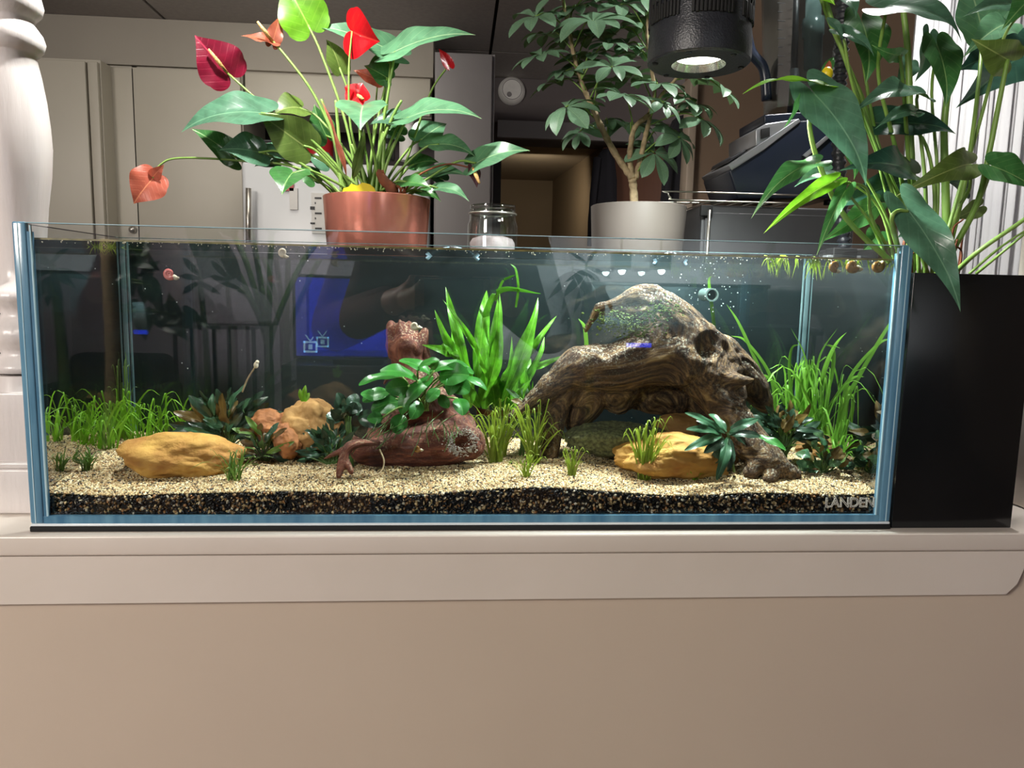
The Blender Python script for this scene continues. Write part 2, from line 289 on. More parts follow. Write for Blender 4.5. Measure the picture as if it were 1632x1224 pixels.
# ------------------------------------------------------------------ mesh helpers
class MB:
    def __init__(s): s.v = []; s.f = []; s.uv = []
    def add(s, vs, fs, uv=None):
        o = len(s.v); s.v += [Vector(p) for p in vs]; s.f += [tuple(i+o for i in f) for f in fs]
        s.uv += uv if uv else [(0.5, 0.5)]*len(vs); return s
    def box(s, a, b, bev=0.0):
        x0, y0, z0 = a; x1, y1, z1 = b
        if bev <= 0:
            vs = [(x0, y0, z0), (x1, y0, z0), (x1, y1, z0), (x0, y1, z0), (x0, y0, z1), (x1, y0, z1), (x1, y1, z1), (x0, y1, z1)]
            return s.add(vs, [(3, 2, 1, 0), (4, 5, 6, 7), (0, 1, 5, 4), (1, 2, 6, 5), (2, 3, 7, 6), (3, 0, 4, 7)])
        bm = bmesh.new(); bmesh.ops.create_cube(bm, size=1)
        for v in bm.verts: v.co = Vector(((x0+x1)/2+v.co.x*(x1-x0), (y0+y1)/2+v.co.y*(y1-y0), (z0+z1)/2+v.co.z*(z1-z0)))
        bmesh.ops.bevel(bm, geom=bm.edges[:], offset=bev, segments=3, profile=0.5, affect='EDGES')
        s.add([v.co.copy() for v in bm.verts], [tuple(v.index for v in f.verts) for f in bm.faces]); bm.free(); return s
    def tube(s, pts, rad, n=8, caps=True, ribs=None):
        pts = [Vector(p) for p in pts]; m = len(pts)
        rad = [rad]*m if isinstance(rad, (int, float)) else rad
        t0 = (pts[1]-pts[0]).normalized(); a = Vector((0, 0, 1)) if abs(t0.z) < 0.9 else Vector((0, 1, 0))
        nrm = t0.cross(a).normalized(); vs = []; uv = []; L = 0
        for i in range(m):
            t = (pts[min(i+1, m-1)]-pts[max(i-1, 0)]).normalized()
            nrm = (nrm-t*nrm.dot(t)).normalized(); bn = t.cross(nrm)
            if i: L += (pts[i]-pts[i-1]).length
            for k in range(n):
                an = 2*PI*k/n; vs.append(pts[i]+(nrm*math.cos(an)+bn*math.sin(an))*rad[i]); uv.append((L*10, k/n))
        fs = [(i*n+k, i*n+(k+1) % n, (i+1)*n+(k+1) % n, (i+1)*n+k) for i in range(m-1) for k in range(n)]
        if caps: fs += [tuple(range(n-1, -1, -1)), tuple((m-1)*n+k for k in range(n))]
        return s.add(vs, fs, uv)
    def lathe(s, prof, c=(0, 0, 0), n=48, sx=1, sy=1, caps=True):
        vs = []; m = len(prof)
        for r, z in prof:
            for k in range(n):
                a = 2*PI*k/n; vs.append((c[0]+math.cos(a)*r*sx, c[1]+math.sin(a)*r*sy, c[2]+z))
        fs = [(i*n+k, i*n+(k+1) % n, (i+1)*n+(k+1) % n, (i+1)*n+k) for i in range(m-1) for k in range(n)]
        if caps and prof[0][0] > 1e-5: fs.append(tuple(range(n-1, -1, -1)))
        if caps and prof[-1][0] > 1e-5: fs.append(tuple((m-1)*n+k for k in range(n)))
        return s.add(vs, fs)
    def prism(s, poly, y0, y1):      # polygon of (x, z), extruded along y
        n = len(poly)
        vs = [(x, y0, z) for x, z in poly]+[(x, y1, z) for x, z in poly]
        fs = [tuple(range(n)), tuple(range(2*n-1, n-1, -1))]+[(i, i+n, (i+1) % n+n, (i+1) % n) for i in range(n)]
        return s.add(vs, fs)
    def ball(s, c, r, sub=2, sc=(1, 1, 1), nz=0.0, fr=8):
        bm = bmesh.new(); bmesh.ops.create_icosphere(bm, subdivisions=sub, radius=1)
        vs = []
        for v in bm.verts:
            p = v.co.copy()
            if nz: p *= 1+nz*noise.noise(p*fr*0.25+Vector(c)*37)
            vs.append(Vector(c)+Vector((p.x*r*sc[0], p.y*r*sc[1], p.z*r*sc[2])))
        s.add(vs, [tuple(v.index for v in f.verts) for f in bm.faces]); bm.free(); return s

def mesh(name, mb, off=Vector((0, 0, 0)), smooth=True, mats=None):
    me = bpy.data.meshes.new(name)
    me.from_pydata([tuple(v-off) for v in mb.v], [], mb.f); me.update()
    uvl = me.uv_layers.new(name='UVMap'); vi = [0]*len(me.loops); me.loops.foreach_get('vertex_index', vi)
    flat = []
    for i in vi: flat += list(mb.uv[i])
    uvl.data.foreach_set('uv', flat)
    if smooth: me.polygons.foreach_set('use_smooth', [True]*len(me.polygons))
    return me
def obj(name, mb, mat, parent=None, smooth=False, sharp=None):
    off = wpos(parent) if parent else Vector((0, 0, 0))
    if not parent:
        lo = Vector([min(v[i] for v in mb.v) for i in range(3)]); hi = Vector([max(v[i] for v in mb.v) for i in range(3)])
        off = Vector(((lo.x+hi.x)/2, (lo.y+hi.y)/2, lo.z))
    me = mesh(name, mb, off, smooth); me.materials.append(mat if not isinstance(mat, str) else M[mat])
    o = bpy.data.objects.new(name, me); COL.objects.link(o)
    if parent: o.parent = parent
    else: o.location = off
    if smooth and sharp:
        me.set_sharp_from_angle(angle=R(sharp))
    return o
def wpos(o):
    p = Vector(o.location)
    while o.parent: o = o.parent; p += Vector(o.location)
    return p
def tag(o, label=None, cat=None, group=None, kind=None):
    if label: o['label'] = label
    if cat: o['category'] = cat
    if group: o['group'] = group
    if kind: o['kind'] = kind
    return o
def thing(name, loc, label, cat, group=None):
    o = bpy.data.objects.new(name, None); COL.objects.link(o); o.location = loc; o.empty_display_size = 0.02
    return tag(o, label, cat, group)
def struct(name, mb, mat, parent=None, smooth=False, sharp=None):
    o = obj(name, mb, mat, parent, smooth, sharp)
    if not parent: o['kind'] = 'structure'
    return o
def spline(pts, n=6):
    pts = [Vector(p) for p in pts]
    if len(pts) < 3: return [pts[0].lerp(pts[-1], i/n) for i in range(n+1)]
    q = [pts[0]*2-pts[1]]+pts+[pts[-1]*2-pts[-2]]; out = []
    for i in range(1, len(q)-2):
        for k in range(n):
            t = k/n; a, b, c, d = q[i-1], q[i], q[i+1], q[i+2]
            out.append(0.5*((2*b)+(c-a)*t+(2*a-5*b+4*c-d)*t*t+(3*b-a-3*c+d)*t**3))
    out.append(pts[-1]); return out
def P(pts, Y=None):           # list of (px, py[, Y]) to points
    return [at(p[0], p[1], p[2] if len(p) > 2 else Y) for p in pts]

def leaf(B, T, hw, n, kind='heart', arc=0.08, fold=0.25, wave=0.04, nu=14, nv=4, curl=0.0, seed=0):
    B = Vector(B); T = Vector(T); ax = T-B; L = ax.length; ax.normalize()
    n = Vector(n); n = (n-ax*n.dot(ax))
    if n.length < 1e-4: n = ax.orthogonal()
    n.normalize(); sd = n.cross(ax)
    lobe = {'heart': 0.26, 'arrow': 0.22, 'lance': 0, 'obov': 0, 'strap': 0, 'serr': 0, 'oval': 0}[kind]
    us = []
    if lobe: us = [-lobe*math.sin(PI/2*(1-k/5)) for k in range(5)]
    us += [k/nu for k in range(nu+1)]
    def width(u):
        if kind in ('heart', 'arrow'):
            if u < 0:
                q = math.sqrt(max(0, 1-(u/lobe)**2)); return 0.46*(1-q), 0.46+0.54*q
            g = (1-u**1.35)**1.05*(1+0.55*u*(1-u)*3) if kind == 'heart' else (1-u**1.1)*(1+0.5*u)
            return 0, max(0.0, g)*0.97+0.03*(1-u)
        if kind == 'lance': return 0, math.sin(PI*min(1, u**0.8*0.98+0.02))**0.85
        if kind == 'obov': return 0, math.sin(PI*min(1, u**1.35*0.97+0.03))**0.75
        if kind == 'oval': return 0, math.sin(PI*min(1, u*0.96+0.02))**0.6
        if kind == 'serr': return 0, (math.sin(PI*min(1, u*0.96+0.03))**0.6)*(1+0.28*math.sin(u*nu*PI*0.999))
        return 0, math.sin(PI*min(1, u*0.94+0.05))**0.45
    vs = []; uv = []; idx = {}
    def co(u, y, v):
        z = arc*4*u*(1-u)*L if u >= 0 else arc*4*u*L*0.6
        z += fold*abs(y) + wave*L*math.sin(u*9+seed*2.1+(2 if y > 0 else 0))*abs(v)**2
        z -= curl*L*max(0, u-0.6)**2*4
        z -= 0.35*fold*abs(y)*abs(v)
        return B+ax*(u*L)+sd*y+n*z
    fs = []
    for sg in (1, -1):
        prev = None
        for i, u in enumerate(us):
            a, b = width(u); row = []
            for k in range(nv+1):
                v = k/nv; y = (a+(b-a)*v)*hw*sg
                if k == 0 and a == 0:
                    key = (i, 0)
                    if key not in idx: idx[key] = len(vs); vs.append(co(u, 0, 0)); uv.append((max(0, u), 0.5))
                    row.append(idx[key])
                else:
                    row.append(len(vs)); vs.append(co(u, y, abs(y)/hw)); uv.append(((u+lobe)/(1+lobe), 0.5+0.5*y/hw))
            if prev:
                for k in range(nv):
                    q = (prev[k], row[k], row[k+1], prev[k+1])
                    fs.append(q if sg > 0 else q[::-1])
            prev = row
    m = MB(); m.add(vs, fs, uv); return m
def ribbon(pts, wd, side, n=6, twist=0.0, taper=0.8, cup=0.15):
    p = spline(pts, n); m = len(p); vs = []; uv = []; fs = []
    side = Vector(side)
    for i in range(m):
        t = (p[min(i+1, m-1)]-p[max(i-1, 0)]).normalized()
        s = Matrix.Rotation(twist*i/m, 3, t) @ (side-t*side.dot(t)).normalized(); nn = t.cross(s); u = i/(m-1)
        ww = wd*(1-max(0, (u-(1-taper))/taper)**2.2)*(0.7+0.3*min(1, u*6))+wd*0.04
        vs += [p[i]-s*ww, p[i]-nn*ww*cup, p[i]+s*ww]; uv += [(u, 0.0), (u, 0.5), (u, 1.0)]
    for i in range(m-1):
        a = i*3; fs += [(a, a+1, a+4, a+3), (a+1, a+2, a+5, a+4)]
    r = MB(); r.add(vs, fs, uv); return r

# ------------------------------------------------------------------ the setting
FLOOR, CEIL = -1.0, at(265, 30, 2.18).z
# half wall, ledge and trims under the tank
m = MB(); m.box((-2.4, 0.0, FLOOR), (1.6, 0.30, -0.028)); struct('wall_front', m, 'wall')
m = MB(); m.box((-2.4, -0.0135, -0.0275), (1.6, 0.31, -0.0062), 0.0028); struct('trim_1', m, 'trim', smooth=True, sharp=50)
xr = at(1632, 905, -0.01).x; zr = at(1632, 905, -0.01).z; xc = at(1603, 944, -0.01).x
zt, zb = -0.0285, at(816, 955, -0.01).z
m = MB(); m.prism([(-2.4, zb), (xc, zb), (xc+0.012, zb+0.012), (xr, zr), (xr+0.012, zr+0.02), (xr+0.012, zt), (-2.4, zt)], -0.0105, 0.0)
struct('trim_2', m, 'trim')
# big room shell
m = MB(); m.box((-2.6, -4.4, FLOOR-0.05), (3.2, 5.2, FLOOR)); struct('floor', m, 'floor')
ce = bpy.data.objects.new('ceiling', None); COL.objects.link(ce); ce.location = (0, 0, CEIL); ce['kind'] = 'structure'
m = MB(); m.box((-2.6, -4.4, CEIL+0.012), (3.2, 5.2, CEIL+0.06)); obj('ceiling_slab', m, 'dark', ce)
pm = None
x0 = at(265, 26, 2.2).x
for i in range(-3, 5):
    for j in range(-8, 9):
        cx, cy = x0+i*1.2+0.6, 0.25+j*0.61
        if cx-0.6 > 3.1 or cx+0.6 < -2.7: continue
        if pm is None:
            m = MB(); m.box((-0.594, -0.299, 0), (0.594, 0.299, 0.012)); pm = mesh('ceiling_panel', m, smooth=False); pm.materials.append(M['ceil'])
        o = bpy.data.objects.new('panel', pm); COL.objects.link(o); o.parent = ce; o.location = (cx, cy, -0.001)
m = MB(); m.box((-2.7, -4.4, FLOOR), (-2.6, 5.2, CEIL)); struct('wall_left', m, 'roomwall')
m = MB(); m.box((3.2, -4.4, FLOOR), (3.3, 5.2, CEIL)); struct('wall_right', m, 'beige')
m = MB(); m.box((-2.7, -4.5, FLOOR), (3.3, -4.4, CEIL)); struct('wall_back', m, 'roomwall')
m = MB(); m.box((-2.7, 5.2, FLOOR), (3.3, 5.3, CEIL)); struct('wall_far', m, 'tan')

# kitchen seen over the rim --------------------------------------------------
YK = 2.2
def slab(name, x0, y0, x1, y1, Y, th, mat, parent=None, bev=0.0):   # pixel rectangle at depth Y, thickness away from the camera
    a = at(x0, y1, Y); b = at(x1, y0, Y); m = MB(); m.box((a.x, Y, a.z), (b.x, Y+th, b.z), bev)
    return obj(name, m, mat, parent, smooth=bev > 0, sharp=40)
XF = at(690, 200, YK).x
m = MB(); a = at(70, 100, YK); m.box((-2.6, YK-0.02, a.z), (XF, 3.0, CEIL-0.002)); struct('wall_soffit', m, 'soffit')
m = MB(); m.box((-2.6, 2.75, FLOOR), (XF, 2.85, a.z-0.001)); struct('wall_kitchen', m, 'darkwall')
def cabinet(x0, x1, y0, y1, Y, label, knob, door_x=None, angled=0.0):
    p0 = at(x0, y1, Y); p1 = at(x1, y0, Y)
    t = thing('wall_cabinet', ((p0.x+p1.x)/2, Y+0.16, p0.z), label, 'cabinet', None)
    m = MB(); m.box((p0.x, Y, p0.z), (p1.x, Y+0.32, p1.z)); obj('body', m, 'cab', t)
    xs = [p0.x]+([at(door_x, 200, Y).x] if door_x else [])+[p1.x]
    for k in range(len(xs)-1):
        xa, xb = xs[k]+0.004, xs[k+1]-0.004
        m = MB(); m.box((xa, Y-0.02, p0.z+0.004), (xb, Y-0.001, p1.z-0.01), 0.003)
        d = obj('door', m, 'cab', t, smooth=True, sharp=40)
    if knob:
        k = at(knob[0], knob[1], Y-0.03); m = MB(); m.ball(k, 0.014, 2); obj('knob', m, 'steel', d, smooth=True)
    if angled:
        t.rotation_euler = (0, 0, angled)
    return t
cabinet(-160, 160, 96, 398, 2.1, 'corner wall cabinet behind the white turned post, painted cream', None, 146, 0.0)
cabinet(164, 218, 106, 388, YK, 'narrow cream wall cabinet next to the corner cabinet', (219-8, 366))
cabinet(222, 386, 112, 388, YK, 'wide cream wall cabinet with flat door beside the white fridge', None)
cabinet(392, 688, 118, 178, YK+0.02, 'shallow cream cabinet above the white fridge', None, 560)
fr = thing('fridge', (at(470, 400, 2.0).x, 2.35, FLOOR), 'white fridge with paper notes on its door behind the copper pot', 'fridge')
a = at(386, 258, 2.0); b = at(686, 258, 2.0)
m = MB(); m.box((a.x+0.006, 2.06, FLOOR+0.02), (b.x, 2.68, a.z)); obj('body', m, 'fridge', fr)
m = MB(); m.box((a.x, 1.98, FLOOR+0.75), (b.x, 2.05, a.z+0.004), 0.018); d = obj('door', m, 'fridge', fr, True, 40)
m = MB(); m.box((a.x, 1.98, FLOOR+0.06), (b.x, 2.05, FLOOR+0.735), 0.018); obj('door', m, 'fridge', fr, True, 40)
m = MB(); m.tube(P([(396, 300, 1.94), (396, 410, 1.94)]), 0.010, 10); obj('handle', m, 'steel', d, True)
def sticker(name, x0, y0, x1, y1, mat, label, cat, lines=0):
    t = thing(name, at((x0+x1)/2, y1, 1.975), label, cat)
    a = at(x0, y1, 1.975); b = at(x1, y0, 1.975); m = MB(); m.box((a.x, 1.973, a.z), (b.x, 1.979, b.z)); obj('sheet', m, mat, t)
    for k in range(lines):
        z = b.z-(k+1)*(b.z-a.z)/(lines+1); m = MB(); e = 0.006 if k != 2 else 0.011
        m.box((a.x+0.012, 1.9715, z-e/2), (b.x-0.012-(k % 3)*0.02, 1.9735, z+e/2)); obj('print_line', m, 'ink', t)
sticker('paper_note', 497, 308, 518, 372, 'paper', 'printed paper note on the white fridge left of the copper pot', 'note', 7)
sticker('paper_card', 462, 300, 474, 334, 'paper', 'small white card hanging under a red clip on the fridge', 'card', 0)
sticker('fridge_clip', 452, 290, 468, 304, 'red', 'small red clip on the fridge door', 'clip', 0)
# things standing on the fridge
def bottle(name, px, base, top, wpx, Y, mat, label, cat, capm='charcoal'):
    b = at(px, base, Y); t = at(px, top, Y); r = wpx/2*mpp(Y); h = t.z-b.z
    o = thing(name, b, label, cat)
    m = MB(); m.lathe([(r*0.9, 0), (r, 0.01), (r, h*0.62), (r*0.45, h*0.8), (r*0.4, h*0.86)], b, 20); obj('body', m, mat, o, True, 40)
    m = MB(); m.lathe([(r*0.48, h*0.86), (r*0.48, h)], b, 16); obj('cap', m, capm, o, True, 40)
bottle('bottle', 510, 257, 195, 40, 2.2, 'red', 'red bottle standing on the fridge left of the anthurium stems', 'bottle')
bottle('bottle', 618, 257, 215, 22, 2.2, 'bottle', 'dark bottle with green cap on the fridge behind the anthurium', 'bottle', 'L_deep')
bottle('jar_of_spice', 652, 257, 190, 30, 2.2, 'paper', 'white jar with reddish label on the fridge', 'jar', 'paper')
bb = thing('woven_basket', at(438, 257, 2.25), 'grey woven basket on the left of the fridge top', 'basket')
m = MB(); c = at(438, 257, 2.25); m.lathe([(0.08, 0), (0.10, 0.05), (0.102, 0.055), (0.09, 0.055)], c, 24); obj('bowl', m, 'grey', bb, True, 40)
m = MB(); m.tube([c+Vector((math.cos(a)*0.104, math.sin(a)*0.104, 0.056)) for a in [k*PI/12 for k in range(25)]], 0.005, 6); obj('rim', m, 'charcoal', bb, True)
# pantry panel, doorway, hall
pp = thing('pantry_cabinet', (at(742, 300, 1.9).x, 2.1, FLOOR), 'tall grey pantry cabinet left of the dark hallway', 'cabinet')
a = at(693, 80, 1.9); b = at(785, 80, 1.9)
m = MB(); m.box((a.x, 1.92, FLOOR), (b.x+0.01, 2.7, a.z)); obj('body', m, 'grey', pp)
m = MB(); m.box((a.x+0.004, 1.9, FLOOR+0.08), (b.x, 1.919, a.z-0.006), 0.003); dd = obj('door', m, 'grey', pp, True, 40)
m = MB(); m.tube(P([(775, 420, 1.87), (775, 480, 1.87)]), 0.006, 8); obj('handle', m, 'steel', dd, True)
a = at(790, 195, 2.75); b = at(1110, 195, 2.75)
m = MB(); m.box((XF+0.02, 2.75, a.z), (b.x+0.3, 3.3, CEIL-0.002)); struct('wall_header', m, 'darkwall')
m = MB(); z1 = at(900, 222, 2.72).z; m.box((at(793, 200, 2.72).x, 2.72, z1), (b.x+0.2, 2.749, a.z+0.005)); struct('trim_3', m, 'grey')
m = MB(); m.box((at(768, 200, 3.2).x, 3.2, FLOOR), (at(800, 200, 3.2).x, 3.3, a.z)); struct('wall_jamb', m, 'charcoal')
# lowered hall ceiling (slopes) and its far wall
zc = at(830, 283, 4.7).z
zn = at(830, 225, 3.31).z
m = MB(); m.add([(0.0, 3.31, zn), (1.6, 3.31, zn), (1.6, 4.95, zc), (0.0, 4.95, zc), (0.0, 3.31, zn+.05), (1.6, 3.31, zn+.05), (1.6, 4.95, zc+.05), (0.0, 4.95, zc+.05)],
    [(0, 1, 2, 3), (7, 6, 5, 4), (0, 4, 5, 1), (1, 5, 6, 2), (2, 6, 7, 3), (3, 7, 4, 0)]); struct('ceiling_hall', m, 'tan2')
m = MB(); m.box((0.0, 4.8, FLOOR), (1.6, 4.9, zc)); struct('wall_hall', m, 'tan')
pa = at(882, 300, 4.75); pb = at(960, 300, 3.35)
m = MB(); m.add([(pa.x, 4.79, FLOOR), (pb.x+0.0, 3.32, FLOOR), (pb.x+0.06, 3.32, FLOOR), (pa.x+0.06, 4.79, FLOOR), (pa.x, 4.79, zc+0.04), (pb.x, 3.32, zn+0.0), (pb.x+0.06, 3.32, zn), (pa.x+0.06, 4.79, zc+0.04)],
    [(3, 2, 1, 0), (4, 5, 6, 7), (0, 1, 5, 4), (1, 2, 6, 5), (2, 3, 7, 6), (3, 0, 4, 7)]); struct('wall_passage', m, 'tan')
# smoke alarm on the header wall
sa = thing('smoke_alarm', at(816, 165, 2.74), 'round white smoke alarm on the dark wall above the hallway', 'alarm')
c = at(816, 143, 2.72); r = 21*mpp(2.72)
def disc(c, r, th, n=32):
    m = MB(); prof = [(0.0, -th), (r*0.75, -th), (r*0.94, -th*0.6), (r, 0)]
    vs = []; 
    for rr_, yy in prof:
        for k in range(n): a = 2*PI*k/n; vs.append((c.x+math.cos(a)*rr_, c.y+yy, c.z+math.sin(a)*rr_))
    fs = [(i*n+k, (i+1)*n+k, (i+1)*n+(k+1) % n, i*n+(k+1) % n)[::-1] for i in range(len(prof)-1) for k in range(n)]
    m.add(vs, fs); return m
obj('cover', disc(c+Vector((0, 0.028, 0)), r, 0.035), 'paper', sa, True, 40)
obj('test_button', disc(c+Vector((-0.012, -0.006, -0.022)), r*0.18, 0.006), 'grey', sa, True, 40)
m = MB(); m.tube([c+Vector((math.cos(a)*r*0.7, -0.006, math.sin(a)*r*0.7)) for a in [k*PI/12 for k in range(25)]], 0.002, 6); obj('ring', m, 'grey', sa, True)
# coats and brown door in the hall
def coat(x0, x1, y0, y1, Y, label):
    a = at(x0, y1, Y); b = at(x1, y0, Y); cx = (a.x+b.x)/2; w2 = (b.x-a.x)/2
    o = thing('coat', (cx, Y, a.z), label, 'coat')
    m = MB(); n = 20; rows = [(0, 1.0), (0.3, 1.02), (0.7, 0.9), (0.9, 0.7), (1.0, 0.25)]; vs = []
    for z, ww in rows:
        for k in range(n):
            an = 2*PI*k/n; fo = 1+0.12*math.sin(an*5+z*2)
            vs.append((cx+math.cos(an)*w2*ww*fo, Y+math.sin(an)*0.05*fo, a.z+(b.z-a.z)*z))
    m.add(vs, [(i*n+k, i*n+(k+1) % n, (i+1)*n+(k+1) % n, (i+1)*n+k) for i in range(len(rows)-1) for k in range(n)]+[tuple(range(n-1, -1, -1)), tuple((len(rows)-1)*n+k for k in range(n))])
    obj('body', m, 'coat', o, True)
    m = MB(); m.tube([(a.x+w2*0.3, Y-0.05, a.z+(b.z-a.z)*0.9), (a.x+w2*0.05, Y-0.06, a.z+(b.z-a.z)*0.5), (a.x, Y-0.05, a.z+(b.z-a.z)*0.15)], [w2*0.28, w2*0.26, w2*0.22], 10); obj('sleeve', m, 'coat', o, True)
coat(938, 985, 240, 392, 2.94, 'dark coat hanging left of the grey plant pot')
coat(1050, 1100, 190, 420, 1.57, 'black coat hanging behind the right side of the umbrella plant')
dr = thing('brown_door', at(1010, 420, 3.05), 'brown wooden door behind the umbrella plant trunk', 'door')
a = at(962, 235, 3.05); b = at(1060, 235, 3.05)
m = MB(); m.box((a.x, 3.05, FLOOR), (b.x, 3.09, a.z)); obj('panel', m, 'brown', dr)
m = MB(); m.ball(at(975, 420, 3.0), 0.025, 2); obj('knob', m, 'steel', dr, True)
# beige wall on the right with corner trim
a = at(1104, 200, 1.5)
m = MB(); m.box((a.x, 1.5, FLOOR), (3.2, 1.6, CEIL-0.002)); struct('wall_side', m, 'beige')
m = MB(); m.box((a.x-0.024, 1.46, FLOOR), (a.x, 1.60, at(1095, 120, 1.46).z), 0.004); struct('trim_4', m, 'beigelt', smooth=True, sharp=40)

# turned newel post ---------------------------------------------------------
PY = 0.10; PX = min(at(54, 600, PY).x, -0.4985)
post = thing('newel_post', (PX, PY, -0.006), 'white turned wooden post standing on the ledge beside the tank', 'post')
def zat(py): return at(45, py, PY).z
k_ = mpp(PY)
prof_px = [(-60, 34), (-30, 40), (-8, 44), (8, 47), (20, 44), (30, 36), (36, 33), (44, 38), (54, 44), (66, 47), (78, 44), (86, 38), (89, 34), (120, 39), (160, 44), (200, 47), (235, 48), (280, 45), (330, 38.5), (380, 34), (430, 31.5), (450, 33), (462, 44), (472, 50), (480, 47), (490, 36), (500, 31), (508, 36), (518, 45), (530, 50), (544, 47), (554, 38), (562, 34), (568, 40), (578, 45), (590, 52)]
prof = [(r*k_, zat(y)-0) for y, r in prof_px][::-1]
m = MB(); m.lathe(prof, (PX, PY, 0), 64); obj('turned_shaft', m, 'post', post, True)
zt_ = zat(600)
m = MB(); m.box((PX-0.04, PY-0.04, 0.05), (PX+0.04, PY+0.04, zt_-0.012), 0.003)
m.lathe([(0.039, zt_-0.014), (0.037, zt_-0.004), (0.036, zt_+0.004)], (PX, PY, 0), 48); obj('square_block', m, 'post', post, True, 40)
m = MB(); m.box((PX-0.044, PY-0.044, 0.044), (PX+0.044, PY+0.044, 0.052), 0.003); obj('moulding', m, 'post', post, True, 40)
m = MB(); m.box((PX-0.043, PY-0.043, -0.006), (PX+0.043, PY+0.043, 0.044), 0.003); obj('plinth', m, 'post', post, True, 40)
post2 = thing('newel_post', (at(1655, 700, 0.1).x, 0.10, -0.006), 'pale square post base just beyond the black planter', 'post')
q = at(1655, 700, 0.1).x
m = MB(); m.box((q-0.032, 0.05, -0.006), (q+0.06, 0.15, 0.14), 0.004); obj('plinth', m, 'trim', post2, True, 40)
m = MB(); m.box((q-0.02, 0.06, 0.14), (q+0.06, 0.14, 0.6), 0.004); obj('square_block', m, 'trim', post2, True, 40)

# curtain on the right
cu = thing('curtain', (at(1620, 430, 0.62).x, 0.62, -0.2), 'white pleated curtain behind the tall plant in the black planter', 'curtain')
xa, xb = at(1440, 300, 0.62).x, at(1800, 300, 0.62).x; nn_ = 160; vs = []
for k in range(nn_+1):
    x = xa+(xb-xa)*k/nn_; y = 0.62+0.006*math.sin(k*0.55)+0.006*math.sin(k*0.23+1)+0.004*math.sin(k*1.3)
    vs += [(x, y, -0.2), (x, y, 1.3), (x, y+0.002, -0.2), (x, y+0.002, 1.3)]
m = MB(); m.add(vs, [(4*k, 4*k+4, 4*k+5, 4*k+1) for k in range(nn_)]+[(4*k+3, 4*k+7, 4*k+6, 4*k+2) for k in range(nn_)]); obj('cloth', m, 'curtain', cu, True)
m = MB(); m.tube([(xa-0.05, 0.62, 1.31), (xb, 0.62, 1.31)], 0.008, 12); obj('rod', m, 'steel', cu, True)

# raised shelf behind the tank (carries pots, jar, blender)
SZ = 0.20
sh = thing('raised_shelf', (0.15, 0.5, -0.2), 'dark raised shelf behind the tank carrying the plant pots', 'shelf')
m = MB(); m.box((-0.44, 0.25, SZ-0.018), (0.80, 0.60, SZ)); obj('board', m, 'shelf', sh)
for x in (-0.42, 0.2, 0.78):
    for y in (0.34, 0.58):
        m = MB(); m.box((x-0.012, y-0.012, FLOOR if y > 0.32 else -0.006), (x+0.012, y+0.012, SZ-0.018)); obj('leg', m, 'shelf', sh)

# ------------------------------------------------------------------ the aquarium
HX, H, D = 0.45, 0.2994, 0.22
TP = 0.009           # pane thickness
WL = 0.2855          # water level
tank = thing('aquarium', (0, D/2, -0.006), 'long rimless glass tank planted with driftwood, on the painted ledge', 'aquarium')
m = MB(); m.box((-HX-0.001, -0.002, -0.0062), (HX+0.001, D+0.002, -0.0005), 0.0012); obj('foam_mat', m, 'foam', tank, True, 40)
m = MB(); m.box((-HX, 0.0, 0.0), (HX, 0.006, H)); obj('front_pane', m, 'glass', tank)
m = MB(); m.box((-HX, D-0.006, 0.0), (HX, D, H)); obj('back_pane', m, 'glass', tank)
for s in (-1, 1):
    m = MB(); m.box((s*HX-(TP if s > 0 else 0), 0.0062, 0.0), (s*HX+(TP if s < 0 else 0), D-0.0062, H)); obj('side_pane', m, 'glass', tank)
    # polished front edge and silicone bead of the corner
    m = MB(); m.box((min(s*(HX+0.0004), s*(HX-0.0125)), -0.0008, 0.0022), (max(s*(HX+0.0004), s*(HX-0.0125)), 0.0052, H+0.0012), 0.0018); e = obj('corner_edge', m, 'edge', tank, True, 40)
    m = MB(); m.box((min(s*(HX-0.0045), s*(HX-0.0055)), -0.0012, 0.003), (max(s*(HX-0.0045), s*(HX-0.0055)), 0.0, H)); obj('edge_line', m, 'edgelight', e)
    m = MB(); m.box((min(s*(HX-0.0126), s*(HX-0.0162)), 0.0002, 0.0085), (max(s*(HX-0.0126), s*(HX-0.0162)), 0.006, WL+0.006)); obj('silicone_bead', m, 'edge', tank)
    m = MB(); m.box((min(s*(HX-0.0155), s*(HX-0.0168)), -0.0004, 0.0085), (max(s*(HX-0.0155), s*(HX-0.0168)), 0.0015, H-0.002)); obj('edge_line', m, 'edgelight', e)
    m = MB(); xo = HX-TP
    m.box((min(s*xo, s*(xo-0.003)), D-0.010, 0.02), (max(s*xo, s*(xo-0.003)), D-0.0065, H-0.008)); obj('silicone_bead', m, 'seam', tank)
    m = MB(); m.box((min(s*(xo-0.0055), s*(xo-0.0072)), D-0.009, 0.02), (max(s*(xo-0.0055), s*(xo-0.0072)), D-0.0065, H-0.008)); obj('silicone_bead', m, 'seam', tank)
m = MB(); m.box((-HX+0.012, 0.0062, 0.0), (HX-0.012, D-0.0062, 0.009)); obj('bottom_pane', m, 'glass', tank)
m = MB(); m.box((-HX+0.0125, -0.0006, 0.0022), (HX-0.0125, 0.0058, 0.0098)); obj('bottom_edge', m, 'edge', tank)
m = MB(); m.box((-HX, -0.0015, -0.0004), (HX, 0.004, 0.0023), 0.0008); obj('bottom_bevel_highlight', m, 'bevel', tank, True, 40)  # bright line under the tank: highlight painted as a white strip
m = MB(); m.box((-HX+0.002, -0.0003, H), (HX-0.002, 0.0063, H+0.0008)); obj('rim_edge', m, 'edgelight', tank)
m = MB(); m.box((-HX+0.002, D-0.006, H), (HX-0.002, D, H+0.0006)); obj('rim_edge', m, 'seam', tank)
